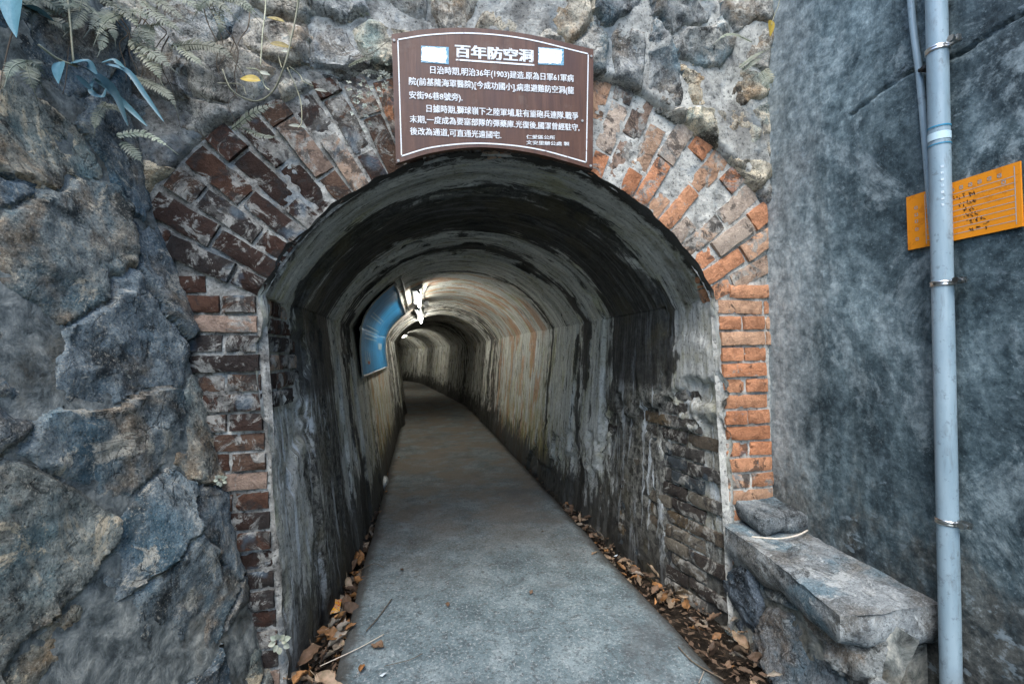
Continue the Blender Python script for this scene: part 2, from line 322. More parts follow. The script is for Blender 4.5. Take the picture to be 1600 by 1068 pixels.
    # sign paint
    g = G('brown_sign_paint'); a = g.noise(g.map(g.pos, (14, 14, 1.2)), 3, 6, .7, .3); b = g.noise(g.pos, 8, 6, .7); f2 = g.noise(g.map(g.pos, (60, 60, 2)), 2, 4, .6)
    c = g.ramp(a, [(.3, (.066, .027, .014)), (.6, (.094, .040, .021)), (.85, (.135, .066, .040))])
    c = g.mix(g.ramp(b, [(.60, 0), (.74, .4)]), c, (.15, .11, .092)); c = g.mix(g.ramp(f2, [(.66, 0), (.75, .35)]), c, (.04, .02, .016))
    D['signbrown'] = g.done(c, g.ramp(b, [(.3, .38), (.7, .6)]), g.bump(f2, .12, .002), spec=.4)
    def worn(name, col, under, th=.66, rough=.5, sc=35):
        g = G(name); a = g.noise(g.pos, sc, 6, .75, .4); b = g.noise(g.pos, sc * 5, 3, .7)
        c = g.mix(g.ramp(g.math('ADD', g.math('MULTIPLY', a, .8), g.math('MULTIPLY', b, .2)), [(th, 0), (th + .05, .8)]), col, under)
        return g.done(c, rough, g.bump(b, .1, .001), spec=.35)
    D['signwhite'] = worn('white_sign_print', (.74, .76, .76), (.22, .15, .13), .62)
    D['sticker'] = worn('faded_sticker', (.78, .81, .82), (.10, .30, .42), .64, sc=60)
    D['stickerblue'] = worn('sticker_blue', (.10, .30, .43), (.5, .6, .65), .55, sc=60)
    D['orange'] = worn('orange_sign_paint', (.80, .275, .014), (.62, .20, .012), .58, .4, sc=12)
    D['signgrey'] = worn('grey_sign_print', (.36, .40, .42), (.55, .3, .08), .60, .5, sc=60)
    D['ink'] = worn('black_marker', (.03, .02, .012), (.45, .2, .03), .56, .5, sc=90)
    # pipe
    g = G('grey_pvc'); a = g.noise(g.map(g.pos, (1, 1, .15)), 18, 5, .6); b = g.noise(g.pos, 45, 5, .7)
    c = g.ramp(a, [(.3, (.20, .285, .335)), (.7, (.29, .385, .435))]); gm = g.noise(g.map(g.pos, (1, 1, .25)), 38, 7, .75, .3); c = g.mix(g.ramp(gm, [(.56, 0), (.78, .5)]), c, (.13, .15, .155)); c = g.mix(g.ramp(b, [(.62, 0), (.70, .45)]), c, (.10, .125, .135))
    D['pvc'] = g.done(c, g.ramp(b, [(.3, .3), (.7, .48)]), g.bump(b, .04, .001), spec=.45)
    D['tape'] = worn('pale_tape', (.50, .66, .72), (.25, .45, .55), .6, .45)
    D['tapeblue'] = worn('blue_tape', (.035, .22, .36), (.15, .4, .52), .6, .45)
    D['pipeprint'] = worn('faded_pipe_print', (.55, .63, .68), (.27, .39, .46), .5, .5, sc=120)
    D['steel'] = plain('galvanised_steel', (.62, .62, .60), .28, 1.0, .15, 60, .5, .1)
    # tunnel panel and lamps
    g = G('blue_panel'); a = g.noise(g.map(g.attr('tcoord')['Vector'], (1, 5, 0)), 2.5, 5, .65, .5); b = g.noise(g.pos, 30, 4, .6)
    c = g.ramp(a, [(.3, (.012, .19, .44)), (.6, (.022, .28, .60)), (.8, (.09, .42, .68))]); c = g.mix(g.ramp(b, [(.64, 0), (.72, .3)]), c, (.2, .38, .5))
    D['bluepanel'] = g.done(c, .38, None, spec=.5)
    D['panelprint'] = plain('pale_panel_print', (.50, .66, .76), .5, 0, .2)
    D['panelred'] = plain('red_panel_print', (.5, .16, .12), .5)
    D['alu'] = plain('aluminium_trim', (.34, .34, .32), .6, .2, .25, 40, .5)
    D['lamphousing'] = plain('lamp_housing', (.38, .39, .39), .5, 0, .2)
    D['black'] = plain('black_cable', (.015, .015, .015), .6)
    g = G('lit_tube'); em = g.n('ShaderNodeEmission'); em.inputs[0].default_value = (1.0, .97, .88, 1); em.inputs[1].default_value = LAMP; g.l(em.outputs[0], g.out.inputs[0]); D['tube'] = g.m
    # plants and litter
    def leafmat(name, col, var=(.5, .6, .5), rough=.55):
        g = G(name); inf = g.info(); a = g.noise(g.pos, 60, 5, .7); b = g.noise(g.pos, 14, 4, .6)
        c = g.mix(g.ramp(a, [(.35, .6), (.65, 0)]), col, tuple(x * y for x, y in zip(col, var)))
        t = g.ramp(inf['Random'], [(0, (.55, .52, .5)), (.4, (.95, .95, .95)), (.75, (1.25, 1.15, 1.05)), (1, (1.6, 1.6, 1.6))])
        c = g.mix(1.0, c, t, 'MULTIPLY')
        return g.done(c, rough, g.bump(a, .3, .002), spec=.3)
    D['fern'] = leafmat('fern_green', (.20, .215, .165)); D['ferndark'] = leafmat('shaded_fern', (.12, .135, .105))
    D['blueleaf'] = leafmat('blue_green_leaf', (.085, .185, .225), (.7, .8, .8), .4)
    D['vine'] = leafmat('vine_stem', (.36, .35, .25)); D['yellowleaf'] = leafmat('yellowing_leaf', (.34, .27, .05), (.6, .55, .5), .45)
    D['paleleaf'] = leafmat('pale_leaf', (.30, .32, .27)); D['lichen'] = leafmat('small_rosette', (.30, .32, .28))
    D['dry1'] = leafmat('dry_leaf_brown', (.125, .080, .054), rough=.7); D['dry2'] = leafmat('dry_leaf_tan', (.23, .165, .115), rough=.7)
    D['dry3'] = leafmat('dry_leaf_orange', (.29, .145, .06), rough=.6); D['dry4'] = leafmat('dry_leaf_grey', (.20, .17, .14), rough=.8)
    D['twig'] = leafmat('dry_twig', (.15, .115, .085), rough=.8); D['paletwig'] = leafmat('bleached_twig', (.42, .37, .32), rough=.8)
    g = G('snack_wrapper'); a = g.noise(g.pos, 90, 3, .5, 1.0); c = g.ramp(a, [(.40, (.70, .33, .02)), (.5, (.75, .42, .04)), (.53, (.05, .03, .02)), (.57, (.6, .6, .55)), (.62, (.55, .10, .02))], 'CONSTANT')
    D['wrapper'] = g.done(c, .3, g.bump(a, .3, .003), spec=.5)
    g = G('clear_plastic'); a = g.noise(g.pos, 50, 4, .6); D['plastic'] = g.done(g.ramp(a, [(.3, (.30, .32, .32)), (.7, (.60, .63, .63))]), .22, g.bump(a, .5, .006), spec=.5)
    D['litterwhite'] = plain('white_scrap', (.62, .70, .74), .5)
    return D
LAMP = 15.0
D = build_mats()

# ================================================================== ground
def ground_sheet():
    xs = np.unique(np.concatenate([np.linspace(-200, -6, 12), np.linspace(-6, 6, 120), np.linspace(6, 200, 12)]))
    ys = np.unique(np.concatenate([np.linspace(-200, -6, 12), np.linspace(-6, 24, 240), np.linspace(24, 200, 12)]))
    X, Y = np.meshgrid(xs, ys, indexing='ij'); Z = -.085 + .018 * fbm(X * 4, Y * 4, 0, 4)
    o = obj('ground', np.stack([X, Y, Z], -1).reshape(-1, 3), grid_faces(len(xs), len(ys)), D['soil']); o['kind'] = 'structure'
ground_sheet()

# tunnel centre line by arc length
LMAX = 31.0
_l = np.linspace(0, LMAX, 1001)
_phi = .112 * sstep(6.6, 9.5, _l) + 1.25 * sstep(14.6, 25.0, _l)
_cx = np.concatenate([[0], np.cumsum(-np.sin(_phi[:-1]) * np.diff(_l))]); _cy = np.concatenate([[0], np.cumsum(np.cos(_phi[:-1]) * np.diff(_l))])
def axis_at(l):
    l = np.asarray(l, float); c = np.clip(l, 0, LMAX)
    return np.interp(c, _l, _cx), np.interp(c, _l, _cy) + np.minimum(l, 0), np.interp(c, _l, _phi)
def tpt(l, x, z):
    cx, cy, ph = axis_at(l); return np.stack(np.broadcast_arrays(cx + x * np.cos(ph), cy + x * np.sin(ph), z), -1)

def path_slab():
    ls = np.concatenate([np.linspace(-6, -.6, 40), np.arange(-.58, 4, .02), np.linspace(4, LMAX, 160)])
    t = np.linspace(0, 1, 60)
    L, T = np.meshgrid(ls, t, indexing='ij')
    wl = -.312 + .012 * fbm(L * 3, 1.7, 0, 4); wr = 1.045 + .015 * fbm(L * 3, 8.2, 0, 4)
    X = wl + (wr - wl) * T
    Z = .004 * fbm(X * 3, L * 3, 0, 5) + .0015 * fbm(X * 30, L * 30, 3, 3)
    d = np.minimum(X - wl, wr - X); Z = Z - .010 * np.exp(-(d / .015) ** 2)
    P = tpt(L, X, Z)
    # vertical slab edges
    lo = P.copy()[:, [0, -1]]; lo[..., 2] = -.12
    P = np.concatenate([lo[:, :1], P, lo[:, 1:]], 1)
    e = np.exp(-np.concatenate([np.zeros_like(d[:, :1]), d, np.zeros_like(d[:, :1])], 1) / .06)
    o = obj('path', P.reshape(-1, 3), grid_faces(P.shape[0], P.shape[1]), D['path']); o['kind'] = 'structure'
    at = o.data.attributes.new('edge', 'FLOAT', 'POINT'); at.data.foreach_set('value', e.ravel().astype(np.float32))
path_slab()

# ================================================================== tunnel
ACX, ACZ, AR = .3625, .955, 1.012                     # arch centre and radius (segmental vault)
SPR = 1.392                                           # springing height
A0 = math.asin((SPR - ACZ) / AR)
SXL, SXR = ACX - AR * math.cos(A0), ACX + AR * math.cos(A0)
def left_x(l, z):
    base = np.interp(l, [0, .3, 1.2, 2.2], [-.462, -.43, -.405, -.385]); return base + (SXL - base) * np.clip(z / SPR, -.1, 1)
def right_x(l, z):
    base = np.interp(l, [0, .35, .75, 2.2], [1.318, 1.24, 1.175, 1.145]); return base + (SXR - base) * np.clip(z / SPR, -.1, 1)
def fallen(l, z):
    """how far the plaster has come away (0..1) on the right wall"""
    lim = np.interp(l, [0, .4, 1.2, 2.0, 2.7, 3.0], [1.02, .90, .66, .44, .2, -.2])
    n = fbm(l * 5, z * 5, 4.4, 5, .6)
    return sstep(.06, .16, lim - z + .62 * n)
def fallen_left(l, z):
    n = fbm(l * 7, z * 6, 8.1, 4, .6)
    return sstep(.0, .1, .24 - np.abs(l - .17) * .75 - np.abs(z - 1.12) * .42 + .22 * n)

STEPS = ((.40, .024), (1.12, .018), (1.62, .016))
def tunnel():
    root = empty('tunnel', (0, 0, 0), 'long low vaulted tunnel with stained grey plaster lining curving away to the left', 'tunnel')
    ls = np.concatenate([[-.022, -.015, -.006], np.arange(.006, 3.4, .014), np.arange(3.4, 9, .06), np.arange(9, LMAX + .1, .09)])
    zl = np.concatenate([np.linspace(-.13, SPR, 96)]); na = 150
    th = np.linspace(math.pi - A0, A0, na)
    L = ls[:, None]
    Xl = left_x(L, zl[None]); Xr = right_x(L, zl[None, ::-1]); zr = zl[::-1]
    X = np.concatenate([Xl, np.broadcast_to(ACX + AR * np.cos(th), (len(ls), na)), Xr], 1)
    Z = np.concatenate([np.broadcast_to(zl, Xl.shape), np.broadcast_to(ACZ + AR * np.sin(th), (len(ls), na)), np.broadcast_to(zr, Xr.shape)], 1)
    NX = np.concatenate([-np.ones(len(zl)), np.cos(th), np.ones(len(zr))])[None]; NZ = np.concatenate([np.zeros(len(zl)), np.sin(th), np.zeros(len(zr))])[None]
    S = np.concatenate([zl, SPR + AR * (th[0] - th), SPR + AR * (th[0] - th[-1]) + (SPR - zr)])
    S2 = np.broadcast_to(S, X.shape); LL = np.broadcast_to(L, X.shape)
    off = .010 * fbm(S2 * 2.2, LL * 3, 0, 5) + .0045 * fbm(S2 * 14, LL * 26, 2, 4) + .002 * fbm(S2 * 50, LL * 60, 5, 2)
    off = off + (.010 + .012 * fbm(S2 * 16, 6.0, 2, 4)) * np.clip(1 - np.abs(LL + .02) / .035, 0, 1)                       # rounded arris at the mouth
    for at_, dp_ in STEPS: off = off - dp_ * sstep(at_ - .012, at_ + .012, LL + .05 * fbm(S2 * 3.5, at_ * 9, 0, 4))
    rib = np.where(LL > 5.2, np.cos((LL - 5.2) * 2 * math.pi / 1.55) - 1, 0) * .5
    off = off - .085 * np.abs(rib) ** 1.5
    nl = len(zl) + na
    off[:, nl:] += .030 * fallen(LL[:, nl:], Z[:, nl:]) * (1 + .3 * fbm(S2[:, nl:] * 30, LL[:, nl:] * 30, 9, 3))
    off[:, :len(zl)] += .026 * fallen_left(LL[:, :len(zl)], Z[:, :len(zl)])
    # black scab of lost plaster in the vault
    sc = fbm(S2 * 4, LL * 6, 3.3, 5); off += .012 * sstep(.28, .34, sc) * (LL < 2.4)
    P = tpt(LL, X + NX * off, Z + NZ * off); P[..., 1] += np.where(LL < .05, .008 * fbm(S2 * 22, 3.0, 1, 4), 0)
    o = part('lining', P.reshape(-1, 3), grid_faces(*X.shape), D['lining'], root)
    tc = np.stack([S2, LL, Z], -1)
    at = o.data.attributes.new('tcoord', 'FLOAT_VECTOR', 'POINT'); at.data.foreach_set('vector', tc.ravel().astype(np.float32))
    # end wall far round the bend
    c = P[-1]; V = np.vstack([c, c.mean(0)[None]]); n = len(c)
    part('end_wall', V, [(i, (i + 1) % n, n) for i in range(n)], D['lining'], root, False)
    return root
TUN = tunnel()

# ------------------------------------------------------------------ bricks
def brick_mesh(name, L, H, Dp, seed):
    """weathered brick, length X, face towards -Y, height Z; front face at y=0"""
    r = np.random.default_rng(seed); nx, nz = (9, 5) if L > .15 else (6, 5)
    xs = np.linspace(-L / 2, L / 2, nx); zs = np.linspace(-H / 2, H / 2, nz)
    X, Z = np.meshgrid(xs, zs, indexing='ij')
    ex = np.minimum(X + L / 2, L / 2 - X); ez = np.minimum(Z + H / 2, H / 2 - Z); e = np.minimum(ex, ez)
    Y = .004 * fbm(X * 22 + seed * 3.1, Z * 22, seed, 3) + .0018 * (e < 1e-6) + .002 * ((ex < 1e-6) & (ez < 1e-6))
    ch = fbm(X * 30 + seed, Z * 30, seed + 5, 2); Y += np.where((e < .012) & (ch > .38), .010, 0)
    jx = X + .003 * fbm(Z * 20, X * 9, seed + 1, 2) * (ez < 1e-6); X2 = X * (1 - .01) + .003 * fbm(Z * 30, X * 3, seed + 7, 2); Z2 = Z + .0032 * fbm(X * 24, Z * 3, seed + 2, 3)
    V = np.stack([X2, Y, Z2], -1).reshape(-1, 3); Fc = [tuple(q) for q in grid_faces(nx, nz)]
    idx = [i * nz for i in range(nx)] + [(nx - 1) * nz + k for k in range(1, nz)] + [i * nz + nz - 1 for i in range(nx - 2, -1, -1)] + [k for k in range(nz - 2, 0, -1)]
    n0 = len(V); back = V[idx].copy(); back[:, 1] = Dp; V = np.vstack([V, back]); m = len(idx)
    Fc += [(idx[i], n0 + i, n0 + (i + 1) % m, idx[(i + 1) % m]) for i in range(m)] + [tuple(n0 + i for i in range(m))[::-1]]
    me = make_mesh(name, V, Fc, D['brick']); me.set_sharp_from_angle(angle=.55); return me
BR = {k: [brick_mesh('brick', L, .058, .085, s + i * 13) for i in range(6)] for s, (k, L) in enumerate({'s': .222, 'h': .107, 'q': .06}.items())}
BLEN = {'s': .222, 'h': .107, 'q': .06}
def put_brick(parent, kind, p, ex, ez, col, wea, jit=.004, sx=1.0, sz=1.0):
    o = bpy.data.objects.new('brick', random.choice(BR[kind])); COL.objects.link(o); o.parent = parent
    ex = Vector(ex).normalized(); ez = Vector(ez).normalized(); ey = ez.cross(ex)
    a = random.gauss(0, .012); rot = Matrix.Rotation(a, 3, ey)
    ex, ez = rot @ ex, rot @ ez
    flip = random.choice((1, -1))
    m = Matrix((ex * sx, ey, ez * sz)).transposed().to_4x4()
    m.translation = Vector(p) - Vector(parent.location) + ey * random.gauss(0, jit)
    o.matrix_local = m
    v = random.uniform(.8, 1.2); o.color = (col[0] * v, col[1] * v, col[2] * v, wea)
    return o
DARKB = [(.066, .036, .026), (.045, .028, .022), (.085, .045, .030), (.042, .033, .029), (.10, .062, .043)]
ORB = [(.50, .235, .125), (.53, .265, .145), (.46, .205, .105), (.53, .32, .20)]
PALEB = [(.42, .30, .215), (.38, .25, .165), (.46, .37, .29), (.28, .2, .15)]
WALLB = [(.095, .078, .058), (.075, .07, .062), (.12, .09, .055), (.06, .072, .078), (.13, .115, .09), (.05, .042, .036)]

def tunnel_bricks():
    z = -.045; row = 0; n = 0
    while z < 1.0:
        l = .012 + (.0 if row % 2 else .12); k = 0
        while l < 3.0:
            kind = 's' if row % 2 == 0 else ('h' if k % 3 == 2 else 's')
            L = BLEN[kind]; lc = l + L / 2
            fm = float(np.max(fallen(np.array([lc - L * .3, lc, lc + L * .3]), np.array([z] * 3))))
            if fm > .25 and n < 280:
                x0, x1 = right_x(lc - .05, z), right_x(lc + .05, z); xz0, xz1 = right_x(lc, z - .03), right_x(lc, z + .03)
                p = tpt(lc, right_x(lc, z) + .013, z); n += 1
                put_brick(TUN, kind, p, (x1 - x0, .1, 0) if False else (x0 - x1, -.1, 0), (xz1 - xz0, 0, .06), random.choice(WALLB), random.uniform(.3, .9), .004)
            l += L + .012; k += 1
        z += .0705; row += 1
    z = 1.355; row = 0
    while z > .95:
        l = .02 + (.05 if row % 2 else 0)
        while l < .62:
            L = BLEN['h']; lc = l + L / 2
            if float(fallen_left(np.array([lc]), np.array([z]))[0]) > .3:
                x0, x1 = left_x(lc - .05, z), left_x(lc + .05, z)
                put_brick(TUN, 'h', tpt(lc, left_x(lc, z) - .012, z), (x1 - x0, .1, 0), (0, 0, 1), random.choice(DARKB + PALEB[:1]), .6, .003)
            l += L + .012
        z -= .0705; row += 1
tunnel_bricks()

# ================================================================== brick portal
PORT = empty('brick_portal', (0, 0, 0), 'arched brick portal round the tunnel mouth, dark left jamb and orange right jamb', 'archway')
def jambL(z): return np.interp(z, [-.1, 0, SPR], [-.470, -.472, SXL])
def jambR(z): return np.interp(z, [-.1, 0, SPR], [1.328, 1.326, SXR])
def portal_bed():
    W = .60; nw = 110
    zs = np.linspace(-.14, SPR - .012, 130); th = np.linspace(math.pi - A0, A0, 260)
    px = np.concatenate([jambL(zs), ACX + AR * np.cos(th), jambR(zs[::-1])]); pz = np.concatenate([zs, ACZ + AR * np.sin(th), zs[::-1]])
    bl = sstep(SPR - .26, SPR, zs)
    dxl = -(1 - bl) - bl * math.cos(A0); dzl = bl * math.sin(A0)
    dx = np.concatenate([dxl, np.cos(th), -dxl[::-1]]); dz = np.concatenate([dzl, np.sin(th), dzl[::-1]])
    wv = np.linspace(0, 1, nw) ** 1.1 * W
    X = px[:, None] + dx[:, None] * wv; Z = pz[:, None] + dz[:, None] * wv; WW = np.broadcast_to(wv, X.shape)
    Y = .0045 * fbm(X * 9, Z * 9, 0, 5) + .004 * fbm(X * 45, Z * 45, 3, 3) - .001
    sm = fbm(X * 4.2, Z * 4.2, 6.0, 5, .6); lump = sstep(.02, .35, sm) * sstep(1.55, 1.8, Z) * sstep(-.45, -.1, X) * sstep(1.25, .9, X); Y = Y - .008 * lump       # mortar smeared over the bricks
    arr = np.exp(-(WW / .03) ** 2); Y = Y - .002 * arr + .012 * np.exp(-(WW / .008) ** 2)
    part('mortar_bed', np.stack([X, Y, Z], -1).reshape(-1, 3), grid_faces(*X.shape), D['mortar'], PORT)
portal_bed()
def portal_bricks():
    # radial courses
    n = 31; a = A0
    ths = np.linspace(math.pi - A0 - .018, A0 + .018, n)
    for i, t in enumerate(ths):
        er = Vector((math.cos(t), 0, math.sin(t))); et = Vector((math.sin(t), 0, -math.cos(t)))
        pat = [('s', 's')] if False else (['s', 's'] if i % 2 else ['h', 's', 'h'])
        r = AR + .007
        for kd in pat:
            L = BLEN[kd]; rc = r + L / 2; p = Vector((ACX, 0, ACZ)) + er * rc; r += L + .012
            if p.x > 1.60: continue
            deg = math.degrees(t)
            if deg > 128: col = random.choice(DARKB + DARKB + DARKB + PALEB[3:]); we = random.uniform(.3, .8)
            elif deg > 98: col = random.choice(DARKB + PALEB + ORB[:2]); we = random.uniform(.5, .95)
            elif deg > 58: col = random.choice(PALEB + PALEB + ORB); we = random.uniform(.3, .75)
            else: col = random.choice(ORB + ORB + PALEB[:3]); we = random.uniform(.25, .7) if deg > 36 else random.uniform(.05, .5)
            if random.random() < .05 and 40 < deg < 130: continue
            put_brick(PORT, kd, (p.x, -.013, p.z), er, er.cross(Vector((0, 1, 0))) * 1.0, col, we, .005, 1, random.uniform(1.02, 1.12) * (rc / AR))
    # skewback wedges where the ring meets the jambs
    for sgn, cols in ((-1, DARKB), (1, ORB)):
        for k in range(2):
            x = (SXL - .30 - .10 * k if sgn < 0 else SXR + .20); z = SPR + .035 + .05 * k
            if sgn > 0 and k: continue
            put_brick(PORT, 's', (x, -.012, z), (1, 0, 0), (0, 0, 1), random.choice(cols), .3, .003)
    # jambs
    row = 0; z = SPR - .035
    while z > -.09:
        xl = float(jambL(z)) - .028
        for kd in (['h', 's', 's'] if row % 2 == 0 else ['s', 's', 'h']):
            L = BLEN[kd]; xl -= L
            put_brick(PORT, kd, (xl + L / 2, -.013, z), (1, 0, 0), (0, 0, 1), random.choice(DARKB + DARKB + DARKB + PALEB[3:]), random.uniform(.3, .8), .004); xl -= .012
        xr = float(jambR(z)) + .030
        old = z < .46
        for kd in (['s', 'q'] if row % 2 == 0 else ['h', 'h', 'q']):
            L = BLEN[kd]
            if xr < 1.55: put_brick(PORT, kd, (xr + L / 2, -.012, z), (1, 0, 0), (0, 0, 1), random.choice(WALLB + PALEB) if old and random.random() < .6 else random.choice(ORB), random.uniform(.3, .8) if z < .75 and random.random() < .5 else random.uniform(0, .28), .004)
            xr += L + .012
        z -= .0705; row += 1
portal_bricks()

# ================================================================== stone walls
def stone_field(root, P0, dU, dV, nrm, us, vs, seeds, mat, bedmat, scale=(1, 1), dome=.05, edgew=.07, rough=.02, bed=-.004, seed=0, keep=None, bulge=None, tilt=.18, warp=.07, offr=(-.02, .03), bedname='mortar', anis=0.0):
    r = np.random.default_rng(seed); U, V = np.meshgrid(us, vs, indexing='ij')
    s = seed * 3.7
    wu = U + warp * fbm(U * 4 + s, V * 4, 1.0, 4); wv = V + warp * fbm(U * 4, V * 4 + s, 7.0, 4)
    wu2 = wu + anis * wv
    N = len(seeds); d1 = np.full(U.shape, 9.); d2 = np.full(U.shape, 9.); ID = np.zeros(U.shape, int)
    for i, (a, b, *_) in enumerate(seeds):
        d = np.hypot((wu2 - a - anis * b) * scale[0], (wv - b) * scale[1])
        m = d < d1; d2 = np.where(m, d1, np.minimum(d2, d)); ID = np.where(m, i, ID); d1 = np.where(m, d, d1)
    e = d2 - d1; offs = r.uniform(*offr, N); gx = r.normal(0, tilt, N); gy = r.normal(0, tilt, N)
    sd = np.array([q[:2] for q in seeds])
    h = offs[ID] + np.clip(gx[ID] * (U - sd[ID, 0]) + gy[ID] * (V - sd[ID, 1]), -.05, .05) + dome * (sstep(0, edgew, e) - .55)
    rd = 1 - np.abs(fbm(U * 5 + s, V * 5, 3.0, 5, .6)) * 2
    h = h + rough * fbm(U * 7, V * 7 + s, 2.0, 5, .6) + rough * .9 * (rd - .5) + .004 * fbm(U * 42, V * 42, 5.0, 4, .65)
    st = np.round(fbm(U * 3.3 + s, V * 4.6, 8.8, 4) * 5 + .8 * fbm(U * 18, V * 18, 1.1, 3)) / 5; h = h + rough * 1.1 * st     # broken ledges
    hb = bed + .012 * fbm(U * 6, V * 6, 9.0 + s, 5, .6) + .003 * fbm(U * 50, V * 50, 4.0, 3)
    bg = bulge(U, V) if bulge is not None else 0.0
    base = np.array(P0) + U[..., None] * np.array(dU) + V[..., None] * np.array(dV)
    Ps = base + np.array(nrm) * (h + bg)[..., None]; Pb = base + np.array(nrm) * (hb + bg)[..., None]
    Fc = grid_faces(*U.shape); ok = np.ones(len(Fc), bool)
    if keep is not None: K = keep(Pb).ravel(); ok = K[Fc].all(1)
    part(bedname, *compact(Pb.reshape(-1, 3), Fc[ok])[:2], bedmat, root)
    dif = (h - hb).ravel(); fid = ID.ravel()[Fc[:, 0]]; vis = ok & (dif[Fc].max(1) > -.012)
    PS = Ps.reshape(-1, 3)
    for i in range(N):
        q = Fc[vis & (fid == i)]
        if len(q) < 40: continue
        v, f, _ = compact(PS, q); part('stone', v, f, mat, root).data.set_sharp_from_angle(angle=.8)

def jitter_seeds(u0, u1, v0, v1, su, sv, r):
    out = []; v = v0; k = 0
    while v < v1:
        u = u0 + (su / 2 if k % 2 else 0)
        while u < u1: out.append((u + r.uniform(-.32, .32) * su, v + r.uniform(-.3, .3) * sv)); u += su * r.uniform(.75, 1.3)
        v += sv; k += 1
    return out

# battered boulder wall on the left
RK0 = np.array([-.54, 0, 0]); RKU = np.array([-.29, -.957, 0]); RKV = np.array([-.206, 0, 1.0])
RKN = np.cross(RKV, RKU); RKN /= np.linalg.norm(RKN)
if RKN[0] < 0: RKN = -RKN
def rock_wall():
    root = empty('boulder_wall', (-.9, -.8, -.1), 'leaning wall of dark blue-grey boulders beside the dark brick jamb', 'stone wall')
    us = np.concatenate([np.arange(-.25, 1.15, .0075), np.arange(1.15, 4.2, .03)]); vs = np.concatenate([np.arange(-.2, 2.7, .009), np.arange(2.7, 3.5, .03)])
    r = np.random.default_rng(5); seeds = jitter_seeds(-.4, 4.3, -.2, 3.5, .34, .29, r)
    bul = lambda U, V: .07 * sstep(1.75, 2.35, V + .1 * fbm(U * 3, V * 2, 5, 3)) * sstep(-.1, .25, U) + .022 * fbm(U * 1.6, V * 1.6, 2.2, 3) - .05 * sstep(.06, -.12, U)
    stone_field(root, RK0, RKU, RKV, RKN, us, vs, seeds, D['rock'], D['darkmortar'], (1, 1.15), .020, .026, .015, .001, 3, None, bul, .07, .13, (-.007, .010), anis=.35)
rock_wall()
# rubble above the arch
def rubble_wall():
    root = empty('rubble_wall', (0, 0, 2.0), 'pale rubble stone wall above the brick arch behind the brown sign', 'stone wall')
    us = np.arange(-1.6, 1.62, .0105); vs = np.concatenate([np.arange(1.45, 2.75, .0095), np.arange(2.75, 3.5, .03)])
    r = np.random.default_rng(9); seeds = jitter_seeds(-1.7, 1.75, 1.4, 3.6, .23, .19, r)
    def edge_d(P):
        d = np.hypot(P[..., 0] - ACX, P[..., 2] - ACZ); a = np.degrees(np.arctan2(P[..., 2] - ACZ, P[..., 0] - ACX))
        lim = np.interp(a, [0, 40, 60, 80, 100, 125, 140, 160, 180], [.47, .44, .415, .36, .34, .40, .455, .49, .5])
        return d - (AR + lim + .03 * fbm(P[..., 0] * 7, P[..., 2] * 7, 1.5, 4))
    def keep(P): return edge_d(P) > 0
    def bul(U, V):
        e = edge_d(np.stack([U, 0 * U, V], -1)); return .02 * fbm(U * 2, V * 2, 3, 3) + .05 * sstep(2.35, 2.7, V) - .075 * np.exp(-(np.maximum(e, 0) / .022) ** 2)
    stone_field(root, (0, -.030, 0), (1, 0, 0), (0, 0, 1), (0, -1, 0), us, vs, seeds, D['rubble'], D['mortar'], (1, 1.1), .028, .04, .024, .006, 8, keep, bul, .14, .10, (-.014, .012))
rubble_wall()

# hill the tunnel is cut through, unseen, added against light leaks behind the walls
def hill():
    xs = np.linspace(-26, 26, 40); ys = np.linspace(.22, 45, 40); X, Y = np.meshgrid(xs, ys, indexing='ij')
    Z = 3.3 + .25 * Y * sstep(0, 10, Y) + .4 * fbm(X * .3, Y * .3, 0, 3)
    V = np.stack([X, Y, Z], -1); V1 = V.reshape(-1, 3); F1 = [tuple(q) for q in grid_faces(40, 40)]
    parts = [(V1, F1)]
    for e in (V[0], V[-1], V[:, -1]):
        b = e.copy(); b[:, 2] = -.3; n = len(e); parts.append((np.vstack([e, b]), [(i, i + 1, n + i + 1, n + i) for i in range(n - 1)]))
    for x0, x1, z0 in ((-26, -.72, -.3), (-.72, 1.5, 2.12), (1.5, 26, -.3)):
        m = 8; x = np.linspace(x0, x1, m); zt = np.interp(x, xs, V[:, 0, 2]); a = np.stack([x, np.full(m, .22), zt], -1); b = a.copy(); b[:, 2] = z0
        parts.append((np.vstack([a, b]), [(i, i + 1, m + i + 1, m + i) for i in range(m - 1)]))
    o = obj('hill', *merge(parts), D['soil']); o['kind'] = 'structure'
hill()

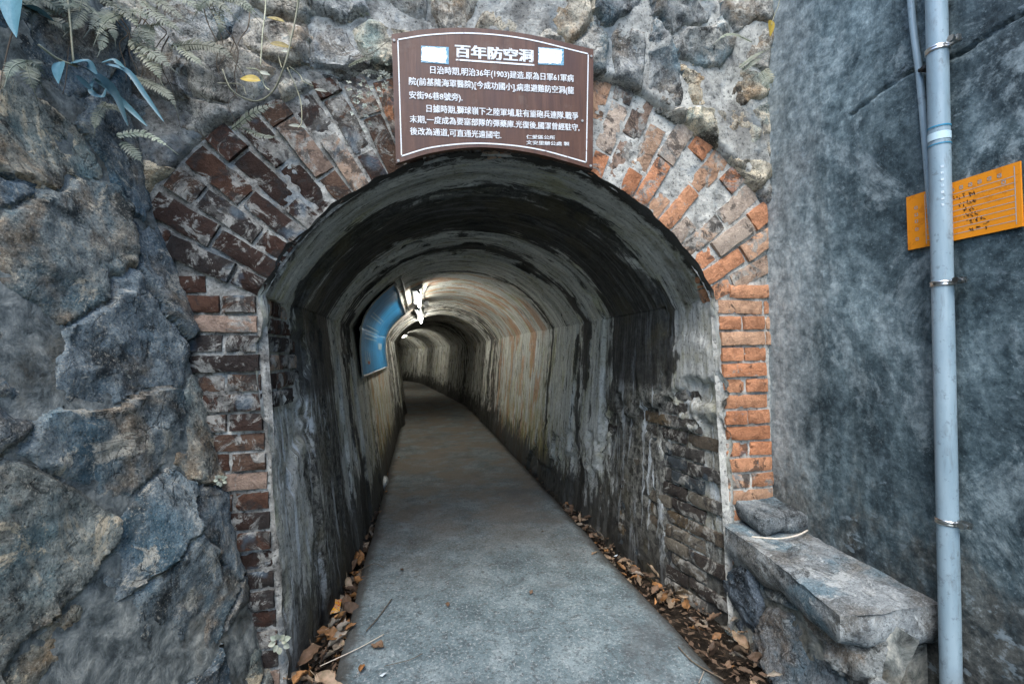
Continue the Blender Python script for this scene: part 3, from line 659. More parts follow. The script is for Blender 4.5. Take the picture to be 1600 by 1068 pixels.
# ================================================================== rendered wall on the right
WX = 1.56
def render_wall():
    root = empty('concrete_wall', (WX, -.5, 0), 'tall blue-grey weathered concrete wall with cracks behind the grey pipe', 'wall')
    ys = np.concatenate([np.linspace(-7, -1.5, 40), np.arange(-1.48, .05, .006)]); zs = np.concatenate([np.arange(-.2, 2.7, .0075), np.linspace(2.72, 3.4, 12)])
    Y, Z = np.meshgrid(ys, zs, indexing='ij')
    h = .007 * fbm(Y * 2, Z * 2, 0, 4) + .0035 * fbm(Y * 16, Z * 12, 3, 4) + .0015 * fbm(Y * 60, Z * 60, 3, 2)
    h -= .02 * sstep(-.10, .03, Y + .02 * fbm(Y * 3, Z * 4, 1, 3)) * 0
    for poly, wd, dp in ((((1600, 20), (1545, 55), (1500, 85), (1440, 105), (1385, 138), (1330, 180)), .0045, .014), (((1420, 0), (1385, 45), (1345, 85), (1310, 150)), .0022, .006)):
        pts = spline([on(x, y, 0, WX)[1:] for x, y in poly], 60)
        pts = pts + .004 * np.stack([fbm(np.arange(60) * .6, 1.0, 0, 3), fbm(np.arange(60) * .6, 5.0, 0, 3)], -1)
        d = np.full(Y.shape, 9.)
        for a, b in zip(pts[:-1], pts[1:]):
            ab = b - a; t = np.clip(((Y - a[0]) * ab[0] + (Z - a[1]) * ab[1]) / (ab @ ab), 0, 1); d = np.minimum(d, np.hypot(Y - a[0] - t * ab[0], Z - a[1] - t * ab[1]))
        h -= dp * np.exp(-(d / wd) ** 2)
    V = np.stack([WX - h, Y, Z], -1).reshape(-1, 3)
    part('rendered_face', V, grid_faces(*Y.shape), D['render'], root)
    v, f = box((WX + .16, -3.48, 1.6), (.26, 7.02, 3.6)); part('wall_core', v, f, D['render'], root, False)
render_wall()

# ================================================================== ledge of stones at the foot of the right wall
def blob_slab(name, top, bot_z, mat, label, cat, seed, chip=.012, group=None):
    """stone slab from a top outline (x,y,z) with ragged sides"""
    top = np.array(top, float); A_ = np.c_[top[:, :2], np.ones(len(top))]; top[:, 2] = A_ @ np.linalg.lstsq(A_, top[:, 2], rcond=None)[0]; c = top.mean(0)
    n = 96; k = len(top); ring = np.vstack([top, top[:1]]); t = np.linspace(0, k, n, endpoint=False)
    out = np.array([ring[int(a)] + (ring[int(a) + 1] - ring[int(a)]) * (a - int(a)) for a in t])
    ang = np.arange(n); nr = (out - c)[:, :2]; nr /= np.linalg.norm(nr, axis=1)[:, None]
    V = []; m1 = 14
    for j in range(m1):
        s = j / (m1 - 1); P = c + (out - c) * s
        P[:, 2] += .006 * fbm(P[:, 0] * 14 + seed, P[:, 1] * 14, seed, 4) + .004 * fbm(P[:, 0] * 50, P[:, 1] * 50, seed, 2); V.append(P)
    m2 = 14
    for j in range(1, m2):
        s = j / (m2 - 1); P = out.copy(); bz = bot_z + .03 * fbm(out[:, 0] * 9, out[:, 1] * 9, seed + 2, 4)
        P[:, 2] = out[:, 2] + (bz - out[:, 2]) * s
        d = chip * 1.3 * fbm(out[:, 0] * 16 + out[:, 1] * 9, P[:, 2] * 22, seed + 3, 5, .6) + .006 * math.sin(s * math.pi) - .035 * s ** 4
        P[:, :2] += nr * d[:, None]; V.append(P)
    P = c + (V[-1] - c) * .2; P[:, 2] = V[-1][:, 2].mean(); V.append(P)
    V = np.array(V); m = len(V); i = np.arange(m - 1)[:, None] * n + np.arange(n)[None]; i2 = np.arange(m - 1)[:, None] * n + (np.arange(n)[None] + 1) % n
    Fc = np.stack([i, i + n, i2 + n, i2], -1).reshape(-1, 4)
    o = tag(obj(name, V.reshape(-1, 3), Fc, mat), label, cat, group); o.data.set_sharp_from_angle(angle=.6); return o
p1 = on(1133, 826, 2, .385); p2 = on(1312, 958, 2, .37); p3 = on(1462, 946, 2, .37)
blob_slab('stone_slab', [p1, p1 * .5 + p2 * .5 + np.array([.012, .0, 0]), p2, on(1390, 955, 2, .372), (1.585, p3[1] - .01, .375), (1.60, -.35, .40), (1.60, -.02, .425), (1.40, .05, .415)], .25, D['slab'], 'long thick grey stone slab laid as a ledge along the concrete wall', 'stone slab', 3)
blob_slab('stone_block', [(1.372, .03, .497), (1.356, -.155, .485), (1.37, -.172, .482), (1.56, -.19, .478), (1.59, -.17, .48), (1.59, .03, .505)], .395, D['plinth'], 'small dark stone block under the orange brick jamb, on the end of the slab', 'stone block', 6, .008)
def plinth():
    root = empty('rock_footing', (1.4, -.6, -.1), 'dark rough rock footing under the long stone slab', 'rock')
    us = np.arange(-.03, .74, .009); vs = np.arange(-.16, .34, .009); r = np.random.default_rng(4)
    seeds = jitter_seeds(-.1, 1.6, -.15, .45, .30, .22, r)
    stone_field(root, (1.335, 0, 0), (-.05, -1, 0), (.10, 0, 1), (-.99, .05, .10), us, vs, seeds, D['plinth'], D['darkmortar'], (1, 1.2), .028, .03, .030, .006, 14, None, lambda U, V: .02 * fbm(U * 3, V * 3, 1, 3) - .05 * sstep(.75, 1.0, U) - .06 * sstep(.2, .36, V), .2, .09, (-.012, .014))
    v, f = box((1.575, -.33, .03), (.32, .60, .40)); part('core', v, f, D['darkmortar'], root, False)
plinth()
pl = on(1548, 1060, 0, 1.50)
blob_slab('concrete_lump', [(1.33, -.93, .24), (1.36, -1.10, .235), (1.47, -1.16, .235), (1.57, -1.08, .24), (1.57, -.88, .25), (1.44, -.84, .25)], .08, D['render'], 'pale lump of concrete on the ground behind the foot of the pipe', 'rubble', 8, .01)

# ================================================================== grey pipe, thin conduit, orange sign
def pipe():
    r = .0255; xc = WX - r - .014
    a = on(1463, 0, 0, xc); b = on(1486, 1068, 0, xc); d = (b - a) / (b[2] - a[2])
    top = a + d * (3.2 - a[2]); bot = a + d * (-.08 - a[2])
    root = empty('drain_pipe', tuple(bot), 'thick pale blue-grey plastic pipe clamped upright to the concrete wall', 'pipe')
    part('pipe', *tube(spline([top, bot], 24), r, 40), D['pvc'], root)
    at = lambda py: a + d * (on(1475, py, 0, xc)[2] - a[2])
    dirn = d / np.linalg.norm(d)
    for py, h, m in ((197, .0045, 'tapeblue'), (212, .022, 'tape'), (225, .0035, 'tapeblue')):
        c = at(py); part('tape_band', *tube([c - dirn * h / 2, c + dirn * h / 2], r + (.0012 if m == 'tape' else .0016), 40, False), D[m], root)
    for py in (73, 443, 812):
        c = at(py); up = -dirn if dirn[2] < 0 else dirn
        cl = part('clamp', *tube(np.array([c - dirn * .008, c - dirn * .006, c - dirn * .003, c, c + dirn * .003, c + dirn * .006, c + dirn * .008]), [r + .001, r + .0035, r + .0035, r + .0022, r + .0035, r + .0035, r + .001], 40, False), D['steel'], root)
        e = c + np.array([-.004, -r - .018, .004])
        v1 = box(e + np.array([.012, .006, 0]), (.004, .036, .018)); v2 = box(e + np.array([.004, .006, 0]), (.004, .036, .018)); bolt = tube([e + np.array([-.010, -.002, 0]), e + np.array([.026, -.002, 0])], .0055, 8)
        v3 = tube([e + np.array([-.014, -.002, 0]), e + np.array([-.004, -.002, 0])], .0095, 6)
        l = np.array(root.location); mv, mf = merge([v1, v2, bolt, v3]); o = obj('bolt', mv - l, mf, D['steel'], cl, False)
    # faint vertical marking
    for k, py in enumerate(np.linspace(262, 322, 7)):
        c = at(py) + np.array([-.70, -.71, 0]) * (r + .0008); n = np.array([-.70, -.71, 0]); t = np.array([.71, -.70, 0])
        sq = [c + n * -.0 + t * x + np.array([0, 0, z]) for x, z in ((-.0032, -.0036), (.0032, -.0036), (.0032, .0036), (-.0032, .0036))]
        part('print_mark', np.array(sq), [(0, 1, 2, 3)], D['pipeprint'], root, False)
    # thin conduit beside it
    xc2 = WX - .016; q = [on(1424, 0, 0, xc2), on(1438, 130, 0, xc2), on(1455, 330, 0, xc2), on(1468, 480, 0, xc2), on(1476, 760, 0, xc2), on(1478, 1050, 0, xc2)]
    q[0] = q[0] + (q[0] - q[1]) * .2; up = q[0] + np.array([0, .01, .9]); pts = spline([up] + q, 60); lo = pts[-1].copy()
    root2 = empty('conduit', tuple(lo), 'thin pale blue-grey conduit running up the concrete wall beside the thick pipe', 'pipe')
    part('conduit_pipe', *tube(pts, .0095, 20), D['pvc'], root2)
    c = on(1444, 108, 0, xc2 - .012); part('saddle_clip', *merge([tube([c + np.array([0, .014, .004]), c + np.array([0, -.016, -.004])], .006, 8), tube([c + np.array([-.006, -.002, .0]), c + np.array([.012, -.002, 0])], .010, 8)]), D['black'], root2)
pipe()
def text_mesh(s, name, mat, size=1.0, bold=.012):
    cu = bpy.data.curves.new(name, 'FONT'); cu.body = s; cu.size = size; cu.offset = bold; cu.resolution_u = 2; cu.fill_mode = 'FRONT'
    t = bpy.data.objects.new(name, cu); COL.objects.link(t); dg = bpy.context.evaluated_depsgraph_get(); dg.update()
    me = bpy.data.meshes.new_from_object(t.evaluated_get(dg)); bpy.data.objects.remove(t); bpy.data.curves.remove(cu)
    me.materials.clear(); me.materials.append(mat); me.name = name
    n = len(me.vertices); co = np.zeros(n * 3); me.vertices.foreach_get('co', co); return me, co.reshape(-1, 3)
def orange_sign():
    y0, y1, z0, z1 = -.623, -.908, 1.479, 1.651; xf = WX - .011
    root = empty('notice_plate', (WX, (y0 + y1) / 2, z0), 'small orange metal notice plate on the concrete wall behind the pipe', 'sign')
    part('plate', *box((xf + .004, (y0 + y1) / 2, (z0 + z1) / 2), (.005, y0 - y1, z1 - z0)), D['orange'], root, False)
    xs = xf + .001
    def rect(name, a, b, c, d_, m, x=xs): part(name, np.array([[x, a, c], [x, b, c], [x, b, d_], [x, a, d_]]), [(0, 1, 2, 3)], m, root, False)
    W = y0 - y1; H = z1 - z0; Yf = lambda t: y0 - W * t; Zf = lambda t: z1 - H * t
    for k in range(8): t = .20 + k * .098; rect('ruled_line', Yf(.20), Yf(.955), Zf(t), Zf(t + .009), D['signgrey'])
    rect('ruled_line', Yf(.955), Yf(.962), Zf(.05), Zf(.95), D['signgrey']); rect('ruled_line', Yf(.19), Yf(.197), Zf(.05), Zf(.95), D['signgrey'])
    for k in range(6):
        a = .44 + k * .078; sx, sz = .020, .05
        for da, db, dc, dd in ((0, .03, 0, .012), (0, .03, .05, .062), (0, .007, 0, .06), (.025, .032, 0, .06), (.005, .028, .026, .034)): rect('heading_mark', Yf(a + da), Yf(a + db), Zf(.095 + dc), Zf(.095 + dd), D['signgrey'])
    for k, zt in enumerate((.22, .35, .47, .62, .80)):
        for da, db, dc, dd in ((0, .03, 0, .010), (0, .03, .045, .055), (0, .007, 0, .05), (.025, .032, 0, .05)): rect('heading_mark', Yf(.085 + da), Yf(.085 + db), Zf(zt + dc), Zf(zt + dd), D['signgrey'])
    for da, db, dc, dd in ((0, .03, 0, .012), (0, .03, .05, .062), (0, .007, 0, .06), (.025, .032, 0, .06)): rect('heading_mark', Yf(.86 + da), Yf(.86 + db), Zf(.22 + dc), Zf(.22 + dd), D['signgrey'])
    r = random.Random(3)
    for row, (t, a, n) in enumerate(((.27, .47, 4), (.40, .52, 3), (.50, .55, 2), (.60, .56, 2), (.73, .58, 3), (.85, .60, 3))):
        strokes = []
        for k in range(n):
            ya = a + k * .055
            for s in range(4):
                p = np.array([xs - .0005, Yf(ya + r.uniform(-.012, .03)), Zf(t + r.uniform(-.03, .03))]); q = p + np.array([0, -W * r.uniform(.008, .03) * r.choice((1, .3)), -H * r.uniform(-.02, .05)])
                dv = (q - p) / (np.linalg.norm(q - p) + 1e-9); nn = np.array([0, -dv[2], dv[1]]) * .0011
                strokes.append((np.array([p - nn, q - nn, q + nn, p + nn]), [(0, 1, 2, 3)]))
        part('handwriting', *merge(strokes), D['ink'], root, False)
orange_sign()

# ================================================================== brown sign over the arch
def brown_sign():
    Yp = -.115
    root = empty('information_sign', tuple(on(770, 250, 1, Yp)), 'brown arched information sign with white Chinese lettering above the tunnel mouth', 'sign')
    U = lambda zx, zy, y=Yp: on(600 + zx / 4.45, 30 + zy / 4.45, 1, y)
    def edge(pts, n): return spline([U(*p) for p in pts], n)
    n = 41
    tp = edge([(52, 106), (300, 70), (620, 62), (1000, 105), (1456, 210)], n); bt = edge([(84, 1003), (350, 925), (680, 890), (1060, 935), (1452, 1042)], n)
    rows = [tp + (bt - tp) * s for s in np.linspace(0, 1, 9)]; Fr = np.array(rows)
    Bk = Fr.copy(); Bk[..., 1] += .022; m = 9 * n
    V = np.vstack([Fr.reshape(-1, 3), Bk.reshape(-1, 3)]); Fc = [tuple(q) for q in grid_faces(9, n)] + [tuple(m + i for i in q[::-1]) for q in grid_faces(9, n)]
    rim = [i for i in range(n)] + [r * n + n - 1 for r in range(1, 9)] + [8 * n + i for i in range(n - 2, -1, -1)] + [r * n for r in range(7, 0, -1)]
    Fc += [(rim[i], rim[(i + 1) % len(rim)], m + rim[(i + 1) % len(rim)], m + rim[i]) for i in range(len(rim))]
    part('board', V, Fc, D['signbrown'], root, False)
    yl = Yp - .0012
    # white border line
    bo = [edge_ for edge_ in (spline([U(*p, yl) for p in [(92, 138), (320, 104), (620, 94), (980, 132), (1424, 238)]], n), spline([U(*p, yl) for p in [(118, 957), (350, 893), (680, 868), (1050, 905), (1410, 1000)]], n))]
    def band(a, b):
        k = len(a); return np.vstack([a, b]), [(i, i + 1, k + i + 1, k + i) for i in range(k - 1)]
    w_ = .0052; dz = np.array([0, 0, w_]); dx = np.array([w_, 0, 0])
    lft = np.array([bo[0][0], bo[1][0]]); rgt = np.array([bo[0][-1], bo[1][-1]])
    part('border_line', *merge([band(bo[0] - dz, bo[0]), band(bo[1], bo[1] + dz), band(lft - dz * .0, lft + dx * .8), band(rgt - dx * .8, rgt)]), D['signwhite'], root, False)
    part('underline', *band(np.array([U(500, 276, yl), U(1045, 314, yl)]), np.array([U(500, 288, yl), U(1045, 326, yl)])), D['signwhite'], root, False)
    lines = [('百年防空洞', (497, 265), (1035, 300), 88, .022, 'title_lettering'),
             ('日治時期,明治36年(1903)建造.原為日軍61軍病', (322, 382), (1318, 440), 56, .016, 'lettering'),
             ('院(前基隆海軍醫院)[今成功國小],病患避難防空洞(龍', (174, 460), (1320, 524), 56, .016, 'lettering'),
             ('安街96巷8號旁).', (176, 556), (545, 574), 56, .016, 'lettering'),
             ('日據時期,獅球嶺下之陸軍埔,駐有重砲兵連隊.戰爭', (296, 650), (1350, 702), 56, .016, 'lettering'),
             ('末期,一度成為要塞部隊的彈藥庫.光復後,國軍曾經駐守,', (180, 722), (1358, 780), 54, .016, 'lettering'),
             ('後改為通道,可直通光遠國宅.', (182, 806), (815, 834), 54, .016, 'lettering'),
             ('仁愛區公所', (990, 832), (1188, 838), 28, .016, 'small_lettering'),
             ('文安里辦公處 製', (990, 872), (1288, 882), 28, .016, 'small_lettering')]
    for s, a, b, hgt, bold, nm in lines:
        me, co = text_mesh(s, nm, D['signwhite'], 1.0, 0.0)
        x0, x1 = co[:, 0].min(), co[:, 0].max(); z0, z1 = co[:, 1].min(), np.percentile(co[:, 1], 99.5)
        A = U(*a, yl); B = U(*b, yl); Tt = U(a[0], a[1] - hgt, yl); ex = (B - A) / (x1 - x0); ez = (Tt - A) / (z1 - max(z0, -.12))
        W = A + (co[:, 0:1] - x0) * ex + (co[:, 1:2] - max(z0, -.12)) * ez - np.array(root.location)
        Fx = [tuple(p.vertices) for p in me.polygons]; bd = .045 if nm == 'title_lettering' else .022
        part(nm, *merge([(W + np.array(root.location) + ex * a_ * bd + ez * b_ * bd * .5 + np.array([0, -.0003 * q_, 0]), Fx) for q_, (a_, b_) in enumerate(((-1, -1), (1, -1), (1, 1), (-1, 1)))]), D['signwhite'], root, False)
    r = np.random.default_rng(2)
    for (xa, xb, ya, yb, yc, yd) in ((258, 450, 185, 195, 300, 315), (1072, 1250, 195, 208, 315, 322)):
        A, B, C_, D_ = U(xa, ya, yl), U(xb, yb, yl), U(xb, yd, yl), U(xa, yc, yl)
        st = part('sticker', np.array([A, B, C_, D_]), [(0, 1, 2, 3)], D['stickerblue'], root, False)
        k = 40; ring = []
        for i in range(k):
            t = i / k * 4; e = [A, B, C_, D_, A]; p = e[int(t)] + (e[int(t) + 1] - e[int(t)]) * (t - int(t)); c = (A + C_) / 2; ring.append(c + (p - c) * (.80 + .16 * r.random()) + np.array([-.003, -.0008, 0]))
        l = np.array(root.location); obj('peeled_paper', np.array(ring) - l, [tuple(range(k))], D['sticker'], st, False)
    for zx, zy in ((70, 150), (1440, 260), (100, 985), (1436, 1020), (1378, 708)):
        c = U(zx, zy); part('screw', *tube([c + np.array([0, .004, 0]), c + np.array([0, -.003, 0])], .005, 10), D['alu'], root, False)
    for x_ in (.02, .36, .62): part('standoff', *box((x_, Yp + .065, 2.22), (.02, .09, .02)), D['steel'], root, False)
brown_sign()

# ================================================================== tunnel fittings
def vault_pt(l, s, inset):
    """s: arc length measured from the floor up the left wall and over the vault"""
    inset += sum(d_ for a_, d_ in STEPS if l > a_ - .06) + (.075 if l > 5.0 else 0)
    if s < SPR: return tpt(l, float(left_x(l, s)) + inset, s)
    t = math.pi - A0 - (s - SPR) / AR; return tpt(l, ACX + (AR - inset) * math.cos(t), ACZ + (AR - inset) * math.sin(t))
def blue_panel():
    root = empty('information_board', tuple(vault_pt(3, 1.0, .03)), 'curved glossy blue information panel bent to the left side of the tunnel vault', 'information panel')
    ls = np.linspace(1.80, 4.45, 60); ss = np.linspace(1.0, 1.90, 50)
    P = np.array([[vault_pt(l, s, .030 + .006 * math.sin(l * 5) * math.sin(s * 6) + .03 * math.exp(-((s - SPR) / .12) ** 2)) for s in ss] for l in ls]); B = np.array([[vault_pt(l, s, .016) for s in ss] for l in ls])
    n = 60 * 50
    o = part('board', P.reshape(-1, 3), grid_faces(60, 50), D['bluepanel'], root)
    L, S = np.meshgrid(ls, ss, indexing='ij'); at = o.data.attributes.new('tcoord', 'FLOAT_VECTOR', 'POINT'); at.data.foreach_set('vector', np.stack([S, L, 0 * S], -1).ravel().astype(np.float32))
    part('backing', B.reshape(-1, 3), grid_faces(60, 50), D['black'], root)
    def strip(name, pts, r=.011): part(name, *tube(pts, r, 8), D['alu'], root)
    strip('frame_strip', P[:, 0]); strip('frame_strip', P[:, -1], .013); strip('frame_strip', P[0], .006); strip('frame_strip', P[-1], .009)
    strip('top_rail', np.array([vault_pt(l, 1.975, .006) for l in ls]), .010)
    def q(l0, l1, s0, s1, m, nm, lift=.034):
        bump = lambda l, s: lift + .006 * math.sin(l * 5) * math.sin(s * 6) + .03 * math.exp(-((s - SPR) / .12) ** 2)
        c = [vault_pt(a, b, bump(a, b)) for a, b in ((l0, s0), (l1, s0), (l1, s1), (l0, s1))]; return np.array(c), [(0, 1, 2, 3)]
    r = random.Random(5)
    for s in (1.30, 1.335, 1.43, 1.465, 1.56, 1.595):
        part('printed_text', *q(2.05, r.uniform(2.7, 3.2), s, s + .009, None, '', .037), D['panelprint'], root, False)
    segs = [q(2.05 + .05 * k, 2.08 + .05 * k, 1.09, 1.10 + .05 * (1 + math.sin(k * 1.9)), None, '') for k in range(8)]; part('picture_print', *merge(segs), D['panelprint'], root, False)
    part('picture_print', *merge([q(2.2, 2.36, 1.085, 1.11, None, '', .036)]), D['panelred'], root, False)
    part('heading_print', *merge([q(3.4 + .1 * k, 3.47 + .1 * k, 1.22, 1.29, None, '') for k in range(4)]), D['panelprint'], root, False)
blue_panel()
def lamp(l0, l1, s, label, group):
    a, b = vault_pt(l0, s, .03), vault_pt(l1, s, .03); root = empty('fluorescent_lamp', tuple((a + b) / 2), label, 'lamp', group)
    mid = [vault_pt(l0 + (l1 - l0) * t, s, .025) for t in np.linspace(0, 1, 9)]; tub = [vault_pt(l0 + .05 + (l1 - l0 - .1) * t, s, .072) for t in np.linspace(0, 1, 9)]
    hs = []
    for t in np.linspace(0, 1, 9):
        l = l0 + (l1 - l0) * t; hs += [vault_pt(l, s - .055, .004), vault_pt(l, s - .055, .022), vault_pt(l, s - .02, .042), vault_pt(l, s + .02, .042), vault_pt(l, s + .055, .022), vault_pt(l, s + .055, .004)]
    hf = [(i * 6 + k, i * 6 + (k + 1) % 6, (i + 1) * 6 + (k + 1) % 6, (i + 1) * 6 + k) for i in range(8) for k in range(6)] + [tuple(range(6)), tuple(range(48, 54))]
    part('housing', np.array(hs), hf, D['lamphousing'], root, False); part('tube', *tube(tub, .017, 12), D['tube'], root)
    for e in (0, -1):
        part('end_cap', *tube([np.array(mid[e]) * .7 + np.array(tub[e]) * .3, np.array(tub[e])], .015, 8), D['lamphousing'], root)
SLAMP = SPR + .72
lamp(2.75, 4.05, SLAMP, 'lit fluorescent tube lamp on the vault just above the blue panel', None)
lamp(4.75, 6.05, SLAMP, 'lit fluorescent tube lamp on the vault past the end of the blue panel', None)
lamp(11.6, 13.0, SLAMP, 'lit fluorescent tube lamp far inside, where the tunnel bends', None)
lamp(16.0, 17.3, SLAMP, 'lit fluorescent tube lamp round the bend, deepest in the tunnel', None)
tag(obj('cable', *tube(spline([vault_pt(l, SLAMP + .10 + .03 * math.sin(l * 3), .02) for l in np.linspace(2.9, 14.5, 40)], 160), .007, 6), D['black']), 'thin black cable running along the vault beside the lamps', 'cable')
bx = vault_pt(4.4, SLAMP + .12, .04); rt = empty('junction_box', tuple(bx), 'small grey junction box on the vault beside the lamp cable', 'electrical box'); part('box_body', *box(bx, (.06, .34, .05)), D['lamphousing'], rt, False); part('box_lid', *box(bx - np.array([-.012, 0, .028]), (.05, .31, .008)), D['alu'], rt, False)

# ================================================================== plants
def ribbon(pts, widths, n_hint, fold=.25):
    P = np.asarray(pts, float); k = len(P); T = np.gradient(P, axis=0); T /= np.linalg.norm(T, axis=1)[:, None] + 1e-9
    S = np.cross(T, np.asarray(n_hint, float)); S /= np.linalg.norm(S, axis=1)[:, None] + 1e-9; Nn = np.cross(S, T)
    w = np.asarray(widths)[:, None]; V = np.concatenate([P - S * w + Nn * w * fold, P, P + S * w + Nn * w * fold]); Fc = []
    for i in range(k - 1): Fc += [(i, i + 1, k + i + 1, k + i), (k + i, k + i + 1, 2 * k + i + 1, 2 * k + i)]
    return V, Fc
def frond(pts, width, n_hint, npin=22, tip=.15):
    P = spline(pts, 60); Lg = np.linalg.norm(np.diff(P, axis=0), axis=1).sum(); T = np.gradient(P, axis=0); T /= np.linalg.norm(T, axis=1)[:, None]
    nh = np.asarray(n_hint, float); parts = [tube(P[::4], np.linspace(.0022, .0008, 15), 5)]
    for i in range(npin):
        t = (i + .5) / npin; j = int(t * 59); wl = width * (math.sin(min(1, t * 1.15 + .12) * math.pi) ** .7 * (1 - tip) + tip * (1 - t)) * random.uniform(.85, 1.1)
        s = np.cross(T[j], nh); s /= np.linalg.norm(s); nn = np.cross(s, T[j])
        for sg in (-1, 1):
            d = s * sg * .88 + T[j] * .45 - nn * random.uniform(-.05, .2); e = P[j] + d * wl; m_ = P[j] + d * wl * .5 + nn * wl * .10 * random.uniform(.2, 1)
            pw = Lg / npin * .62; parts.append(ribbon([P[j], m_, e], [pw * .55, pw * .6, pw * .06], nn, .15))
    return merge(parts)
CAMV = np.array([0, -1.0, .0])
def rockpt(px, py, lift=.10):
    a = on_plane(px, py, RK0, RKN, lift + .03); b = on(px, py, 1, -.10 - lift * .6)      # whichever wall the sight line meets first
    return a if np.linalg.norm(a - CAM) < np.linalg.norm(b - CAM) else b
def facept(px, py, y=-.14): return on(px, py, 1, y)
def fern(fr, label, group=None, mat='fern', w=.03, place=rockpt):
    root = empty('fern', tuple(place(*fr[0][0])), label, 'fern', group)
    for f in fr:
        P = [place(x, y) for x, y in f]; k = len(P)
        for i in range(k): P[i] = P[i] - ray(*f[i]) / np.linalg.norm(ray(*f[i])) * .05 * math.sin(i / (k - 1) * 2.4)
        L = sum(np.linalg.norm(P[i + 1] - P[i]) for i in range(k - 1)); nh = -ray(*f[k // 2]) + np.array([0, 0, .9])
        part('frond', *frond(P, w * random.uniform(.8, 1.15), nh, max(12, int(L / .0085))), D[mat], root)
fern([[(228, -8), (262, 12), (318, 55)], [(222, 2), (250, 28), (290, 60)], [(240, -15), (290, 0), (330, 30)]], 'grey-green fern at the top of the boulder wall, drooping over dark rock')
fern([[(205, 62), (240, 84), (288, 124)], [(205, 66), (238, 100), (258, 142)]], 'pale broad fern with two fronds between the blue leaves and the arch', None, 'fern', .040)
fern([[(268, 72), (312, 70), (352, 82), (388, 124)], [(275, 68), (300, 90), (330, 110)]], 'pale fern with one long arching frond pointing down to the vine')
fern([[(205, 120), (240, 134), (268, 155), (283, 194)]], 'single drooping pale fern frond below the broad fern')
fern([[(182, 212), (220, 208), (252, 222), (284, 246)], [(190, 222), (210, 240), (228, 262)]], 'small fern low on the boulder wall above the dark bricks', None, 'fern', .022)
fern([[(150, 20), (175, 45), (182, 80)], [(140, 10), (160, 60), (150, 95)], [(160, 0), (200, 22), (222, 52)], [(130, -10), (120, 30), (95, 62)]], 'dense dark fern tangle between the heart-shaped leaf and the pale ferns', None, 'ferndark', .026)
fern([[(300, -10), (345, 8), (380, 40)], [(320, -10), (368, -2), (402, 20)], [(330, 5), (345, 38), (340, 62)]], 'dark drooping fern on the rock above the vine loop', None, 'ferndark', .024)
fern([[(160, 165), (185, 170), (215, 190)], [(165, 160), (150, 185), (148, 215)]], 'short dark fern under the blue strap leaves', None, 'ferndark', .02)
fern([[(70, 20), (105, 4), (150, 20)], [(75, 30), (100, 40), (130, 70)]], 'dark narrow fern beside the blue heart-shaped leaf', None, 'ferndark', .022)
fern([[(362, 202), (400, 174), (446, 158)], [(380, 200), (412, 213), (446, 214)]], 'dark comb-like fern on the arch bricks under the vine', None, 'ferndark', .022, facept)
fern([[(560, 70), (575, 86), (610, 62)], [(545, 103), (570, 92), (600, 90)], [(600, 118), (575, 112), (548, 122)]], 'small wiry fern tuft at the left edge of the brown sign', None, 'ferndark', .016, facept)
fern([[(1175, 66), (1147, 54), (1128, 58), (1112, 74)], [(1155, 106), (1182, 86), (1212, 72)], [(1160, 110), (1180, 96), (1200, 84)]], 'pale fern at the top of the rubble wall beside the concrete wall', None, 'fern', .016, lambda x, y: facept(x, y, -.16))
fern([[(1190, 112), (1197, 128), (1201, 150)], [(1196, 108), (1204, 122), (1208, 138)]], 'small pale fern hanging in the corner below a larger fern', None, 'fern', .026, lambda x, y: facept(x, y, -.14))
_r = random.Random(21)
for k, lab in enumerate(('dark fern hanging at the very top of the boulder wall beside the stem', 'dark fern in the hollow right of the blue strap leaves', 'dark fern above the pale broad fern', 'ragged fern at the top edge between fern and vine', 'dark fern low under the heart-shaped leaf')):
    cx_, cy_ = ((60, -5), (235, 40), (190, 20), (345, -5), (40, 95))[k]; fr = []
    for j in range(4):
        a = _r.uniform(.15, 2.6); L_ = _r.uniform(45, 85); x1, y1 = cx_ + math.cos(a) * L_, cy_ + math.sin(a) * L_ * .9 + 10; fr.append([(cx_, cy_), ((cx_ + x1) / 2 + 6 * math.cos(a + 1.5), (cy_ + y1) / 2 - 12), (x1, y1)])
    fern(fr, lab, None, 'ferndark' if k != 2 else 'fern', .022)
def roots():
    root = empty('hanging_roots', tuple(rockpt(240, 60)), 'thin bare roots trailing down the dark rock behind the ferns', 'roots')
    for k in range(14):
        x = _r.uniform(30, 400); y = _r.uniform(-20, 60); n = 6; pts = []
        for i in range(n): pts.append(rockpt(x, y, .075)); x += _r.uniform(-14, 18); y += _r.uniform(14, 34)
        part('root', *tube(spline(pts, 24), np.linspace(.0022, .0008, 24), 5), D['twig'], root)
roots()
def blade(base, tip, width, nrm, heart=.0, curl=.15, n=11, shape='heart'):
    base, tip = np.array(base), np.array(tip); ax = tip - base; L = np.linalg.norm(ax); ax /= L; nrm = np.array(nrm, float); s = np.cross(ax, nrm); s /= np.linalg.norm(s); nn = np.cross(s, ax)
    V = []; m = 7; t = np.linspace(0, 1, n)
    prof = {'heart': np.sin(np.clip(t, 0, 1) ** .55 * math.pi) ** .8 * (1 - .25 * t), 'oval': np.sin(t ** .85 * math.pi) ** .8, 'arrow': np.where(t < .12, t / .12, 1 - (t - .12) / .88) ** .9}[shape]
    for i in range(n):
        for j in range(m):
            q = (j / (m - 1)) * 2 - 1; w_ = width * max(prof[i], .02)
            back = -heart * L * abs(q) ** 1.2 * (1 - t[i]) ** 2
            V.append(base + ax * (t[i] * L + back) + s * q * w_ + nn * (abs(q) * w_ * .28 - curl * L * t[i] ** 2))
    return np.array(V), [tuple(x) for x in grid_faces(n, m)]
